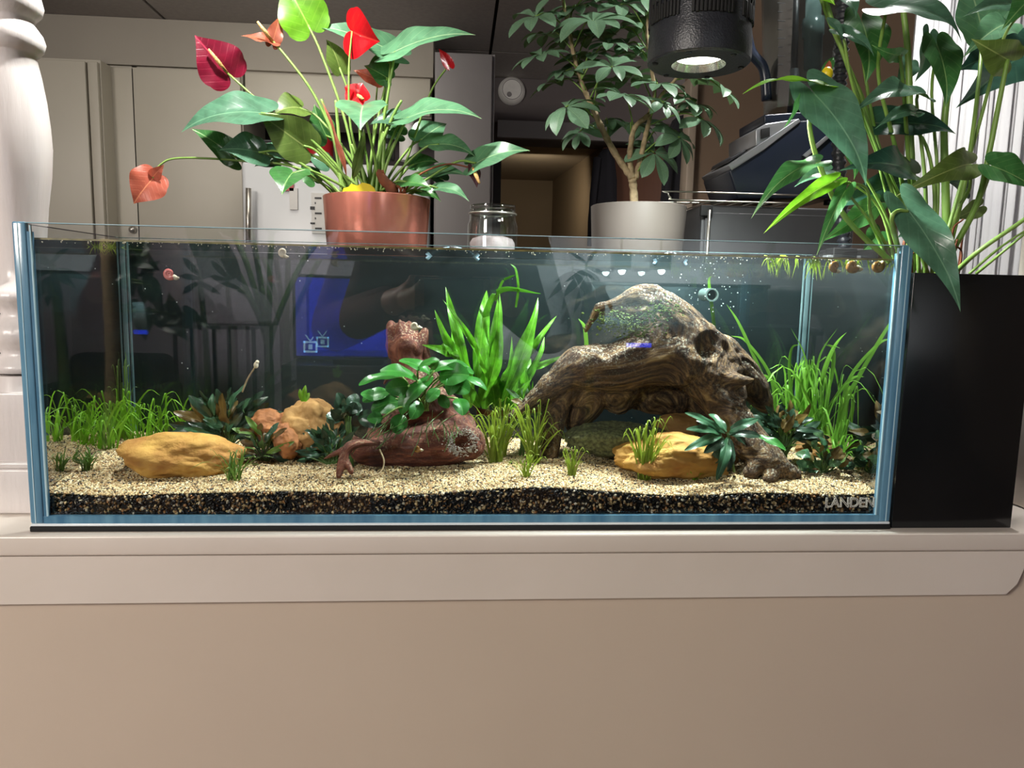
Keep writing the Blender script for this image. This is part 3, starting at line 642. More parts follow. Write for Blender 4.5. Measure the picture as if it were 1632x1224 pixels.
for s in (-1, 1):
    m = MB(); m.box((min(s*HX, s*(HX-0.004)), 0.006, H), (max(s*HX, s*(HX-0.004)), D, H+0.0006)); obj('rim_edge', m, 'charcoal', tank)
m = MB(); m.box((-HX, D+0.0005, 0.0), (HX, D+0.003, WL)); obj('backing_film', m, 'film', tank)
fc = bpy.data.curves.new('maker_logo', 'FONT'); fc.body = 'LANDEN'; fc.size = 0.0148; fc.fill_mode = 'NONE'; fc.bevel_depth = 0.0004; fc.space_character = 0.95
lg = bpy.data.objects.new('maker_logo', fc); COL.objects.link(lg); fc.materials.append(M['logo'])
lg.parent = tank; p = at(1314, 808, -0.0008); lg.location = Vector((p.x, -0.0008, p.z))-wpos(tank); lg.rotation_euler = (R(90), 0, 0)
dgp = bpy.context.evaluated_depsgraph_get(); lme = bpy.data.meshes.new_from_object(lg.evaluated_get(dgp)); nlg = bpy.data.objects.new('lettering', lme); COL.objects.link(nlg)
nlg.parent = tank; nlg.location = lg.location.copy(); nlg.rotation_euler = lg.rotation_euler; bpy.data.objects.remove(lg); nlg['label'] = 'outlined maker lettering near the lower corner'
# water
wt = bpy.data.meshes.new('water'); 
xi = HX-TP-0.0005; ya, yb = 0.0068, D-0.0068
v_ = [(-xi, ya, 0.0095), (xi, ya, 0.0095), (xi, yb, 0.0095), (-xi, yb, 0.0095), (-xi, ya, WL), (xi, ya, WL), (xi, yb, WL), (-xi, yb, WL)]
wt.from_pydata(v_, [], [(3, 2, 1, 0), (4, 5, 6, 7), (0, 1, 5, 4), (1, 2, 6, 5), (2, 3, 7, 6), (3, 0, 4, 7)])
wt.materials.append(M['water_side']); wt.materials.append(M['water_top']); wt.polygons[1].material_index = 1; wt.update()
wo = bpy.data.objects.new('water', wt); COL.objects.link(wo); tag(wo, 'clear still water filling the glass tank', 'water', kind='stuff')
# water line scum along the front pane
m = MB(); m.box((-xi, 0.0066, WL-0.0012), (xi, 0.0078, WL+0.0006)); wl = obj('waterline_film', m, plain('waterline', K(150, 140, 84), 0.4, c2=K(96, 90, 52), scale=90, stretch=(1, 1, 1)), tank)

# gravel -------------------------------------------------------------------
def sand(x, y):
    t = min(1, max(0, (y-0.006)/0.208))
    z = 0.0315+0.018*t**0.8
    z += 0.006*noise.noise(Vector((x*7, y*9, 0)))+0.0025*noise.noise(Vector((x*30, y*30, 3)))*min(1, t*6)
    z += 0.006*math.exp(-((x-0.05)/0.16)**2)*math.exp(-((y-0.05)/0.06)**2)
    z += 0.007*max(0, (-x-0.25)/0.2)*t
    return z
m = MB(); nx, ny = 150, 36; vs = []
x0_, x1_, y0_, y1_ = -xi+0.0006, xi-0.0006, 0.0085, yb-0.0008
for j in range(ny+1):
    for i in range(nx+1):
        x = x0_+(x1_-x0_)*i/nx; y = y0_+(y1_-y0_)*j/ny; vs.append((x, y, sand(x, y)-0.001))
fs = [(j*(nx+1)+i, j*(nx+1)+i+1, (j+1)*(nx+1)+i+1, (j+1)*(nx+1)+i) for j in range(ny) for i in range(nx)]
m.add(vs, fs)
top = obj('gravel', m, 'bed', None, True); top['kind'] = 'stuff'; tag(top, 'pale tan gravel covering the tank floor', 'gravel')
m = MB(); vs = []
for i in range(nx+1):
    x = x0_+(x1_-x0_)*i/nx; vs += [(x, y0_, 0.0105), (x, y0_, sand(x, y0_)-0.0025-0.002*noise.noise(Vector((x*20, 0, 0))))]
m.add(vs, [(2*i, 2*i+2, 2*i+3, 2*i+1) for i in range(nx)])
k0 = len(m.v)
vs = []
for i in range(nx+1):
    x = x0_+(x1_-x0_)*i/nx; vs += [(x, y1_, 0.0105), (x, y1_, sand(x, y1_)-0.006)]
m.add(vs, [(2*i+1, 2*i+3, 2*i+2, 2*i) for i in range(nx)])
low = obj('gravel', m, 'bedd', None); low['kind'] = 'stuff'; tag(low, 'black gravel layer with mixed pebbles against the front glass', 'gravel')
def scatter(o, dens, smin, smax, mat, seed, squash=0.7, selattr=None):
    bm = bmesh.new(); bmesh.ops.create_icosphere(bm, subdivisions=1, radius=1)
    for v in bm.verts: v.co *= 1+0.22*noise.noise(v.co*2.3+Vector((seed, 0, 0)))
    me = bpy.data.meshes.new('grain'); bm.to_mesh(me); bm.free(); me.materials.append(mat)
    me.polygons.foreach_set('use_smooth', [True]*len(me.polygons))
    ng = bpy.data.node_groups.new('scatter', 'GeometryNodeTree')
    ng.interface.new_socket('Geometry', in_out='INPUT', socket_type='NodeSocketGeometry')
    ng.interface.new_socket('Geometry', in_out='OUTPUT', socket_type='NodeSocketGeometry')
    n = ng.nodes; l = ng.links
    gi = n.new('NodeGroupInput'); go = n.new('NodeGroupOutput')
    dp = n.new('GeometryNodeDistributePointsOnFaces'); dp.inputs['Density'].default_value = dens; dp.inputs['Seed'].default_value = seed
    ip = n.new('GeometryNodeInstanceOnPoints')
    # grain prototype lives in a helper object referenced by the modifier tree
    src = bpy.data.objects.new('gravel_grain', me)
    oi = n.new('GeometryNodeObjectInfo'); oi.inputs['Object'].default_value = src
    rv = n.new('FunctionNodeRandomValue'); rv.data_type = 'FLOAT_VECTOR'; rv.inputs['Max'].default_value = (6.28, 6.28, 6.28)
    rs = n.new('FunctionNodeRandomValue'); rs.data_type = 'FLOAT_VECTOR'; rs.inputs['Min'].default_value = (smin, smin, smin*squash); rs.inputs['Max'].default_value = (smax, smax, smax*squash); rs.inputs['Seed'].default_value = 5
    jg = n.new('GeometryNodeJoinGeometry')
    l.new(gi.outputs[0], dp.inputs[0]); l.new(dp.outputs['Points'], ip.inputs['Points']); l.new(oi.outputs['Geometry'], ip.inputs['Instance'])
    l.new(rv.outputs[0], ip.inputs['Rotation']); l.new(rs.outputs[0], ip.inputs['Scale'])
    l.new(gi.outputs[0], jg.inputs[0]); l.new(ip.outputs[0], jg.inputs[0]); l.new(jg.outputs[0], go.inputs[0])
    md = o.modifiers.new('scatter', 'NODES'); md.node_group = ng
scatter(top, 330000, 0.0008, 0.0020, M['grain'], 1)
scatter(low, 190000, 0.0009, 0.0029, M['pebble'], 2, 0.85)

# rocks --------------------------------------------------------------------
def rock(name, px, py, Y, wpx, hpx, dep, mat, label, rot=0.0, seed=1, sink=0.25, lump=0.27, shape=None):
    c = at(px, py, Y); k = mpp(Y); bm = bmesh.new(); bmesh.ops.create_icosphere(bm, subdivisions=5, radius=1)
    m = MB(); vs = []
    for v in bm.verts:
        p = v.co.copy(); s_ = Vector((seed*3.1, seed*1.7, 0))
        d = 1+lump*noise.noise(p*0.9+s_)+lump*0.5*noise.noise(p*2.1+s_)+lump*0.16*noise.noise(Vector((p.x*4, p.y*4, p.z*6))+s_)-lump*.55*max(0, .22-abs(noise.noise(p*1.7+s_*2)))-lump*.3*max(0, .2-abs(noise.noise(p*4+s_*3)))+lump*0.13*noise.noise(p*9+s_)+lump*0.09*noise.noise(p*22+s_)
        p *= d
        x, z = p.x*wpx/2*k, p.z*hpx/2*k
        x, z = x*math.cos(rot)-z*math.sin(rot), x*math.sin(rot)+z*math.cos(rot)
        vs.append(c+Vector((x, p.y*dep/2, z)))
    m.add(vs, [tuple(v.index for v in f.verts) for f in bm.faces]); bm.free()
    o = obj(name, m, mat, None, True); return tag(o, label, 'rock')
rock('rock', 288, 728, 0.074, 190, 78, 0.07, 'rocky', 'long yellow rock lying on the gravel at the left end', -0.03, 1)
rock('rock', 1078, 730, 0.076, 196, 80, 0.07, 'rocky', 'yellow rough rock under the big driftwood, behind the grassy tuft', -0.06, 5, lump=.36)
rock('rock', 500, 690, 0.135, 100, 112, 0.06, 'rockt', 'tan upright rock with flat slanted top left of the red log', 0.5, 3)
rock('rock', 432, 678, 0.135, 70, 50, 0.05, 'rocko', 'orange rock half hidden behind the dark bushy plant', 0.0, 7)
rock('rock', 460, 700, 0.12, 50, 60, 0.05, 'rocko', 'small orange-tan rock wedged beside the tan upright rock', 0.3, 9)
rock('rock', 985, 700, 0.12, 190, 62, 0.06, 'rockg', 'low grey speckled boulder in the shade under the driftwood arch', 0.0, 11)
rock('rock', 1085, 682, 0.15, 90, 50, 0.05, 'rockt', 'brownish rock at the back of the driftwood arch', 0.0, 13)
rock('rock', 1300, 712, 0.15, 60, 40, 0.04, 'rockt', 'small tan stone behind the round leaved plant by the driftwood foot', 0.0, 14)

# driftwood -----------------------------------------------------------------
def driftwood(name, tubes, mat, label, voxel=0.0020, amp=0.004, gdir=(1, 0, 0), seed=0, pits=()):
    m = MB()
    for pts in tubes:      # (px, py, Y, r px)
        pp = [at(a, b, Y) for a, b, Y, r in pts]; rr_ = [r*mpp(Y) for a, b, Y, r in pts]
        sp = spline(pp, 5); rs = spline([Vector((r, 0, 0)) for r in rr_], 5)
        m.tube(sp, [max(0.0015, q.x) for q in rs], 14)
        m.ball(pp[0], rr_[0]*0.98, 2); m.ball(pp[-1], rr_[-1]*0.98, 2)
    me = mesh('tmp', m); o = bpy.data.objects.new('tmp', me); COL.objects.link(o)
    md = o.modifiers.new('r', 'REMESH'); md.mode = 'VOXEL'; md.voxel_size = voxel; md.adaptivity = 0
    sm = o.modifiers.new('s', 'SMOOTH'); sm.iterations = 6; sm.factor = 0.6
    dg = bpy.context.evaluated_depsgraph_get(); ev = bpy.data.meshes.new_from_object(o.evaluated_get(dg))
    bpy.data.objects.remove(o)
    # nearest skeleton segment gives the grain coordinates
    segs = []
    for pts in tubes:
        pp = spline([at(a, b, Y) for a, b, Y, r in pts], 3); L = 0
        for i in range(len(pp)-1):
            segs.append((pp[i], pp[i+1], L)); L += (pp[i+1]-pp[i]).length
    import numpy as np
    n = len(ev.vertices); co = np.empty(n*3); ev.vertices.foreach_get('co', co); co = co.reshape(n, 3)
    no = np.empty(n*3); ev.vertices.foreach_get('normal', no); no = no.reshape(n, 3)
    A = np.array([list(s[0]) for s in segs]); Bv = np.array([list(s[1]) for s in segs]); Ls = np.array([s[2] for s in segs])
    AB = Bv-A; ab2 = (AB**2).sum(1)+1e-12
    wsum = np.zeros(n); U = np.zeros(n); V = np.zeros(n)
    dirs = AB/np.sqrt(ab2)[:, None]
    T = np.zeros((n, 3)); SL = np.zeros(n); OF = np.zeros((n, 3)); lens = np.sqrt(ab2)
    for i in range(len(segs)):
        t = np.clip(((co-A[i])@AB[i])/ab2[i], 0, 1); q = A[i]+t[:, None]*AB[i]; d = np.linalg.norm(co-q, axis=1)
        wgt = 1/(d**5+1e-12); sgn = 1.0 if dirs[i][0] >= 0 else -1.0
        T += wgt[:, None]*dirs[i]*sgn; wsum += wgt; SL += wgt*(Ls[i]+t*lens[i]); OF += wgt[:, None]*(co-q)
    T /= np.linalg.norm(T, axis=1)[:, None]+1e-9; SL /= wsum; OF /= wsum[:, None]
    uvs = []; gr = []
    out = co.copy()
    for i in range(n):
        p = Vector(co[i]); t = Vector(T[i]); nn = Vector(no[i])
        s1 = float(SL[i]); of_ = Vector(OF[i]); wv = noise.noise_vector(p*9+Vector((seed, 4, 1)))*0.006
        q = Vector((s1*0.10, of_.y, of_.z))+wv+Vector((0, of_.x*.6, of_.x*.6))
        w_ = noise.noise_vector(p*18+Vector((seed, 0, 0)))*0.012
        g = noise.noise((q+w_*0.3)*210+Vector((seed, 3, 0)))*0.35+noise.noise((q+w_*.5)*105+Vector((seed, 9, 0)))*0.8
        big = noise.noise(p*26+Vector((seed, 1, 5)))+0.5*noise.noise(p*60+Vector((seed, 1, 8)))
        fine = noise.noise((q+w_*0.6)*330+Vector((seed, 6, 0)))
        h = amp*(0.62*g-0.3*abs(g)+0.8*big+0.16*fine)
        for (a, b, Y, rp, dp) in pits:
            c = at(a, b, Y); dd_ = (Vector((p.x, c.y, p.z))-c).length/(rp*mpp(Y))
            if dd_ < 1 and nn.y < 0.2: h -= dp*(1-dd_*dd_)**1.0
        out[i] = co[i]+no[i]*h
        uvs.append((s1*6.0, q.z*16)); gr += [s1*.10+wv.x, of_.y+wv.y+of_.x*.4, of_.z+wv.z-of_.x*.4]
    ev.vertices.foreach_set('co', out.reshape(-1)); ev.update()
    base = Vector((float(co[:, 0].mean()), float(co[:, 1].mean()), float(co[:, 2].min())))
    ev.transform(Matrix.Translation(-base))
    for l in list(ev.uv_layers): ev.uv_layers.remove(l)
    ul = ev.uv_layers.new(name='UVMap'); flat = []
    vi = [0]*len(ev.loops); ev.loops.foreach_get('vertex_index', vi)
    for i in vi: flat += list(uvs[i])
    ul.data.foreach_set('uv', flat); ev.materials.clear(); ev.materials.append(mat)
    ga = ev.attributes.new('grain', 'FLOAT_VECTOR', 'POINT'); ga.data.foreach_set('vector', gr)
    ev.polygons.foreach_set('use_smooth', [True]*len(ev.polygons))
    ev.name = name; o = bpy.data.objects.new(name, ev); COL.objects.link(o); o.location = base
    return tag(o, label, 'driftwood')
W0 = 0.115
arch = driftwood('driftwood', [
    [(812, 667, W0, 8), (848, 640, W0, 12), (884, 610, W0, 22), (925, 586, W0, 36), (985, 584, W0, 40), (1045, 570, W0, 46), (1105, 570, W0, 52)],
    [(952, 490, W0, 6), (985, 483, W0, 11), (1028, 470, W0, 21), (1066, 500, W0, 31), (1104, 545, W0, 42), (1148, 584, W0, 38)],
    [(934, 527, W0, 3), (944, 508, W0, 5), (956, 494, W0, 8), (1000, 498, W0, 15), (1040, 506, W0, 30)],
    [(1046, 515, W0, 33), (1038, 545, W0, 34), (1000, 574, W0, 30)],
    [(1112, 560, W0, 50), (1140, 615, W0-.01, 44), (1165, 662, W0-.025, 34), (1200, 712, W0-.045, 32), (1235, 745, W0-.055, 26), (1268, 756, W0-.06, 10)],
    [(1210, 720, W0-.045, 26), (1196, 754, W0-.065, 12)],
    [(1235, 740, W0-.055, 20), (1226, 764, W0-.075, 9)],
    [(1145, 605, W0-.02, 26), (1176, 606, W0-.04, 13), (1198, 605, W0-.045, 4)],
    [(1150, 560, W0+.01, 30), (1190, 605, W0+.02, 28), (1216, 640, W0+.02, 16), (1228, 655, W0+.02, 7)],
    [(915, 600, W0+.01, 26), (885, 640, W0+.02, 24), (880, 690, W0+.01, 20), (878, 725, W0, 14)],
    [(930, 600, W0+.02, 34), (935, 640, W0+.03, 34), (915, 672, W0+.03, 20)],
    [(1000, 608, W0+.045, 42), (1050, 616, W0+.05, 44), (1110, 625, W0+.045, 42), (1130, 660, W0+.02, 26), (1120, 700, W0+.03, 18)],
    [(985, 610, W0+.02, 38), (985, 632, W0+.03, 32)],
], M['wood1'], 'large brown driftwood arch right of centre rising from the gravel', seed=2, amp=0.0042,
    pits=[(1118, 548, W0, 24, 0.018), (1150, 520, W0, 14, 0.006), (1062, 585, W0, 26, 0.008), (1030, 462, W0, 18, 0.006), (960, 560, W0, 14, 0.004), (1000, 520, W0, 18, 0.006), (1172, 640, W0, 12, .006)])
W1 = 0.098
log = driftwood('driftwood', [
    [(560, 702, W1, 13), (585, 722, W1-.01, 22), (640, 712, W1, 34), (700, 706, W1, 38), (742, 704, W1-.01, 33)],
    [(600, 700, W1, 20), (640, 660, W1+.02, 44), (665, 620, W1+.03, 40), (655, 580, W1+.035, 27), (648, 545, W1+.035, 24), (640, 520, W1+.035, 8)],
    [(668, 640, W1+.02, 40), (715, 660, W1+.02, 30), (735, 685, W1, 26)],
    [(645, 570, W1+.035, 24), (625, 545, W1+.035, 13), (623, 514, W1+.035, 6)],
    [(655, 560, W1+.035, 26), (670, 545, W1+.03, 13), (676, 528, W1+.03, 6)],
    [(650, 550, W1+.03, 22), (640, 530, W1+.03, 9), (637, 511, W1+.03, 3)], [(655, 545, W1+.04, 14), (660, 528, W1+.04, 7), (661, 518, W1+.04, 4)],
    [(650, 548, W1+.035, 16), (652, 515, W1+.035, 4)],
    [(640, 580, W1+.035, 12), (620, 600, W1+.03, 5), (612, 612, W1+.03, 3)],
    [(678, 560, W1+.03, 7), (684, 585, W1+.03, 5)],
], M['wood2'], 'dark red driftwood log with jagged upright stump left of centre', seed=5, amp=0.0032,
    pits=[(736, 703, W1, 24, 0.016)])
twig = driftwood('driftwood', [
    [(600, 706, 0.05, 8), (575, 706, 0.045, 9), (555, 714, 0.04, 9), (545, 735, 0.035, 7), (540, 758, 0.03, 5)],
    [(560, 712, 0.042, 8), (530, 725, 0.045, 5), (515, 732, 0.045, 3)],
    [(548, 728, 0.038, 6), (560, 752, 0.032, 4)],
], M['wood2'], 'small gnarled dark root in front of the red log', seed=8, amp=0.003, voxel=0.0018)

# ring of frayed white fibres on the log end
m = MB(); random.seed(5)
for k in range(320):
    a = random.uniform(0, 2*PI); r1 = random.gauss(20, 4.5); c = at(736+math.cos(a)*r1, 704+math.sin(a)*r1*0.85, W1-0.034+random.uniform(-.003, .004))
    m.ball(c, random.uniform(0.0003, 0.0011), 1, (1.5, 1, 1), 0.4)
fz = obj('white_fuzz', m, plain('white_fuzz', K(176, 168, 160), 0.9), None); fz['kind'] = 'stuff'; tag(fz, 'whitish biofilm crust around the hollow end of the red log', 'biofilm')
# green algae tufts on the driftwood crown
m = MB()
for k in range(700):
    px, py = random.choice([(985, 508), (1000, 520), (1040, 500), (965, 512), (1060, 495), (1025, 525)]); px += random.gauss(0, 16); py += random.gauss(0, 8)
    c = at(px, py, W0-0.026+random.uniform(-0.003, .004)); m.ball(c, random.uniform(0.0004, 0.0013), 1, (1.5, 1, 1), 0.4)
al = obj('algae', m, 'moss', None); al['kind'] = 'stuff'; tag(al, 'soft green algae patches on the crown of the large driftwood', 'algae')

# ------------------------------------------------------------------ underwater plants
def tuft(name, px, py, Y, n, h0, h1, spread, wd, mat, label, group=None, lean=0.0, seed=0, curve=0.5, cat='grass plant'):
    n = int(n*1.7); wd *= .62
    e_, Ys = min((abs(at(px, py, q/1000).z-sand(at(px, py, q/1000).x, q/1000)), q/1000) for q in range(14, 204, 3))   # where that pixel meets the gravel
    if e_ < .0012: Y = Ys
    rnd = random.Random(seed); b = at(px, py, Y); b.z = sand(b.x, Y)-0.001
    t = thing(name, b, label, cat, group); k = mpp(Y); t['kind'] = 'thing'
    for i in range(n):
        h = (h0+(h1-h0)*rnd.random()**1.3)*k; a = rnd.uniform(0, 2*PI); rad = rnd.uniform(.15, 1.15)*spread*k
        dx, dy = math.cos(a)*rad+lean*k, math.sin(a)*rad*0.45
        p0 = b+Vector((rnd.uniform(-.16, .16)*spread*k, rnd.uniform(-6, 6)*k, -0.002))
        p3 = b+Vector((dx, dy, h*(1-curve*rnd.uniform(.25, 1.1)*min(1, rad/(spread*k+1e-6)))))
        p1 = p0+Vector((dx*0.22, dy*0.2, h*0.5)); p2 = p0+Vector((dx*0.66, dy*0.6, h*0.95))
        for q in (p1, p2, p3): q.y = min(max(q.y, 0.011), D-0.013); q.x = min(max(q.x, -xi+0.004), xi-0.004)
        sd = Vector((math.cos(a+PI/2)*0.5+0.8, math.sin(a+PI/2)*0.7, 0)).normalized()
        obj('blade', ribbon([p0, p1, p2, p3], wd*k*rnd.uniform(0.7, 1.1), sd, 4, rnd.uniform(-0.8, 0.8), 0.7), mat, t, True)
    return t
G1 = 'dwarf grass plants along the back left'
for i, (px, py, Y, n, lab) in enumerate([(172, 672, 0.145, 12, 'bright arching grass plant at the back, nearest the left glass'), (196, 674, 0.185, 13, 'bright grass plant growing right at the rear left glass seam'),
        (222, 676, 0.165, 12, 'bright grass plant at the back, just right of the rear left seam'), (254, 668, 0.18, 12, 'bright grass plant in the middle between the rear left seam and the dark bushy plant'), (292, 664, 0.18, 11, 'bright grass plant partly behind the dark bushy plant')]):
    tuft('dwarf_grass', px, py, Y, n, 38, 88, 78, 2.4, 'W_grass', lab, G1, seed=10+i, curve=0.85)
tuft('dwarf_grass', 200, 668, 0.195, 5, 80, 150, 26, 1.5, 'W_short', 'thin tall dull grass blades standing in the rear left corner', None, lean=-6, seed=31, curve=0.1)
tuft('short_grass', 138, 748, 0.05, 15, 20, 38, 34, 1.7, 'W_short', 'short dark green tuft in the front left gravel', None, seed=20)
tuft('short_grass', 66, 742, 0.03, 8, 20, 40, 20, 1.5, 'W_short', 'sparse dark tuft pressed into the front left glass corner', None, seed=21)
tuft('short_grass', 372, 764, 0.03, 18, 24, 56, 64, 1.9, 'W_short', 'spreading green tuft in front of the long yellow rock', None, seed=22)
tuft('short_grass', 480, 728, 0.06, 24, 20, 44, 60, 1.5, 'W_short', 'low bushy dark grass before the tan upright rock', None, seed=23, curve=0.8)
tuft('tall_grass', 790, 737, 0.065, 30, 50, 108, 64, 2.1, 'W_tuft', 'olive green tuft just right of the red log end', 'olive grass tufts in the centre', seed=24)
tuft('tall_grass', 850, 736, 0.085, 26, 50, 112, 56, 2.1, 'W_tuft', 'olive green tuft beside the driftwood left foot', 'olive grass tufts in the centre', seed=25)
tuft('tall_grass', 800, 690, 0.12, 10, 60, 110, 46, 1.8, 'W_tuft', 'wispy olive tuft behind the centre grass', 'olive grass tufts in the centre', seed=26, curve=0.7)
tuft('short_grass', 838, 758, 0.035, 14, 24, 46, 34, 1.9, 'W_tuft', 'small yellowish tuft in front of the centre grasses', None, seed=27)
tuft('short_grass', 912, 756, 0.04, 14, 26, 54, 38, 1.9, 'W_tuft', 'small bright tuft in the open gravel, centre front', None, seed=28)
tuft('tall_grass', 1026, 764, 0.035, 24, 50, 116, 62, 2.6, 'W_tuft', 'yellow green tuft standing before the right yellow rock', None, seed=29, curve=0.4)
tuft('tall_grass', 1045, 690, 0.13, 12, 30, 66, 60, 2.3, 'W_grass', 'green grass under the driftwood arch at the back', None, seed=30, curve=0.6)
tuft('short_grass', 1108, 764, 0.03, 8, 12, 28, 26, 1.8, 'W_grass', 'tiny bright green sprout at the foot of the right yellow rock', None, seed=33)
G2 = 'bright grass plants along the back right'
for i, (px, py, Y, n, hh, lab) in enumerate([(1240, 668, 0.18, 10, 150, 'tall bright grass plant rising behind the driftwood right shoulder'), (1276, 690, 0.185, 14, 150, 'bright grass plant at the rear right glass seam'),
        (1302, 700, 0.16, 15, 140, 'dense bright grass plant just in front of the rear right seam'), (1326, 705, 0.135, 15, 150, 'dense bright grass plant third from the right glass edge'), (1350, 700, 0.10, 13, 140, 'bright grass plant against the right glass'),
        (1318, 716, 0.125, 16, 64, 'low bright grass in front of the tall right grasses'), (1362, 722, 0.075, 12, 60, 'low bright grass sprawling along the right glass')]):
    tuft('tall_grass', px, py, Y, int(n*.85), hh*0.22, hh*1.12, 120 if hh > 80 else 74, 3.1, 'W_val', lab, G2, seed=40+i, curve=0.75)
# a few long single blades whose course the photograph shows
vb = thing('ribbon_grass', at(1240, 670, 0.17), 'long arching ribbon blades rising behind the driftwood', 'grass plant')
for pts, wd in [([(1228, 640), (1215, 600), (1180, 520), (1158, 485)], 3.6), ([(1235, 665), (1228, 600), (1190, 545), (1165, 535)], 3), ([(1140, 540), (1136, 500), (1130, 450), (1134, 440)], 3.0),
        ([(1262, 650), (1258, 590), (1262, 555), (1275, 549)], 3.2), ([(1300, 640), (1290, 600), (1280, 560), (1260, 522)], 2), ([(1310, 650), (1310, 600), (1330, 550), (1357, 523)], 3.4),
        ([(1350, 660), (1345, 600), (1345, 560), (1310, 548)], 2.6), ([(1340, 650), (1345, 590), (1375, 530), (1428, 506)], 3.2), ([(1375, 660), (1378, 610), (1395, 570), (1424, 552)], 4.2),
        ([(1330, 660), (1335, 610), (1352, 575), (1385, 560)], 2.8), ([(935, 560), (934, 540), (931, 520), (922, 508)], 3.4), ([(1400, 680), (1392, 600), (1372, 570), (1360, 565)], 3), ([(1255, 660), (1240, 620), (1222, 600), (1205, 598)], 3)]:
    pp = [at(a, b, min(.185, .185-max(0, a-1285)*.00126)) for a, b in pts]; q0 = pp[0].copy(); q0.z = sand(q0.x, q0.y); pp = [q0]+pp if q0.z < pp[0].z-.01 and pts[0][0] > 1150 else pp
    obj('blade', ribbon(pp, wd*mpp(0.17), (1, 0, 0), 6, 0.4, 0.6), 'W_val', vb, True)

def leafobj(t, b, e, hw, Yb, Ye, n, mat, kind='lance', name='leaf', **k):
    B = at(b[0], b[1], Yb); T = at(e[0], e[1], Ye)
    return obj(name, leaf(B, T, hw*mpp((Yb+Ye)/2), n, kind, **k), mat, t, True)
# java fern
jf = thing('java_fern', at(790, 650, 0.14), 'tall bright java fern with rippled leaves in the middle of the tank', 'fern')
rnd = random.Random(3)
for i, (b, e, hw, arc, m_) in enumerate([((748, 600), (709, 455), 8, .06, 0), ((742, 590), (691, 494), 7, .08, 0), ((755, 620), (718, 520), 9, .03, 0), ((760, 610), (776, 458), 12, .05, 1), ((780, 640), (795, 478), 13, 0, 0),
        ((800, 640), (862, 473), 11, .04, 0), ((805, 640), (850, 505), 9, .05, 0), ((815, 640), (857, 490), 10, -.05, 0), ((770, 640), (800, 470), 8, .1, 1), ((830, 620), (870, 536), 6, .1, 0), ((820, 600), (888, 501), 5, .16, 0),
        ((840, 590), (900, 566), 5, .15, 0), ((720, 565), (677, 550), 8, .12, 0), ((740, 570), (700, 548), 7, .1, 0), ((790, 650), (775, 560), 10, .05, 0), ((800, 650), (830, 540), 11, -.04, 0), ((810, 650), (848, 570), 9, .08, 0),
        ((775, 640), (757, 545), 9, .1, 0), ((795, 610), (817, 540), 5, .2, 0), ((770, 620), (775, 585), 5, .2, 0), ((835, 640), (850, 610), 5, .2, 1), ((815, 660), (845, 605), 8, .1, 0), ((765, 650), (735, 590), 8, .12, 1),
        ((790, 650), (790, 590), 14, .0, 1), ((805, 655), (812, 590), 12, .05, 1), ((750, 650), (748, 590), 11, .04, 1), ((830, 655), (838, 590), 11, .04, 0), ((772, 655), (768, 560), 12, .03, 1), ((775, 600), (708, 478), 5, .2, 1)]):
    leafobj(jf, b, e, hw, 0.14+rnd.uniform(-.02, .02), 0.14+rnd.uniform(-.035, .035), (rnd.uniform(-.4, .4), -1, 0.25), M['W_fern'] if not m_ else M['W_fern'], 'lance', arc=arc+.04, wave=0.055, seed=i, nu=26, fold=0.2, curl=.12)
for pts, wd in [([(775, 560), (775, 500), (800, 462), (862, 468)], 5), ([(822, 490), (826, 460), (822, 430), (814, 421)], 2), ([(790, 480), (800, 450), (812, 442), (822, 438)], 2)]:
    obj('leaf', ribbon(P(pts, 0.15), wd*mpp(0.15), (0.7, 0, 0.7), 6, 0.6, 0.5), 'W_fern', jf, True)
m = MB(); m.tube(P([(760, 655), (790, 660), (830, 655)], 0.14), 0.004, 8); obj('rhizome', m, 'root', jf, True)
# anubias on the red stump
an = thing('anubias', at(660, 640, 0.09), 'glossy green broad-leaved plant draped over the red stump', 'water plant')
A_ = [((640, 600), (572, 614), 11, (0, -.5, .9)), ((665, 605), (606, 592), 16, (0, -.6, .9)), ((690, 600), (636, 575), 14, (0, -.5, 1)), ((692, 590), (694, 577), 8, (0, -.5, 1)), ((650, 615), (614, 620), 15, (.2, -1, .2)), ((685, 592), (745, 584), 14, (0, -.6, .9)),
      ((700, 600), (748, 598), 20, (.3, -1, .5)), ((720, 610), (748, 625), 16, (.5, -1, .3)), ((730, 635), (738, 662), 14, (.3, -1, 0)), ((660, 612), (640, 660), 13, (-.3, -1, .3)), ((690, 600), (645, 645), 12, (0, -.8, .8)), ((640, 640), (592, 655), 18, (0, -.8, .7)),
      ((620, 625), (578, 640), 14, (0, -.7, .8)), ((610, 640), (575, 628), 12, (0, -.7, .8)), ((640, 660), (632, 692), 14, (0, -1, .2)), ((735, 600), (776, 622), 8, (.2, -.6, .9)), ((700, 620), (680, 640), 10, (0, -.8, .5)), ((665, 590), (700, 575), 13, (0, -.5, 1)),
      ((720, 590), (755, 596), 10, (0, -.5, 1)), ((610, 665), (585, 668), 10, (0, -1, .3)), ((700, 630), (715, 650), 9, (0, -1, .2)), ((655, 630), (664, 625), 7, (0, -1, .2)), ((670, 640), (655, 668), 12, (.1, -1, .2)), ((725, 600), (716, 630), 12, (0, -1, .2))]
rnd = random.Random(4)
for i, (b, e, hw, n) in enumerate(A_):
    Yb = 0.075+rnd.uniform(-.012, .012); leafobj(an, b, e, hw, Yb, Yb-0.012+rnd.uniform(-.006, .01), n, M['W_anub'], 'oval', arc=.12, fold=.2, wave=.03, seed=i)
    m = MB(); m.tube(spline([at(665+rnd.uniform(-20, 20), 655, .08), at((b[0]+665)/2, (b[1]+645)/2-6, Yb), at(b[0], b[1], Yb)], 4), 0.0011, 6); obj('stem', m, 'stem', an, True)
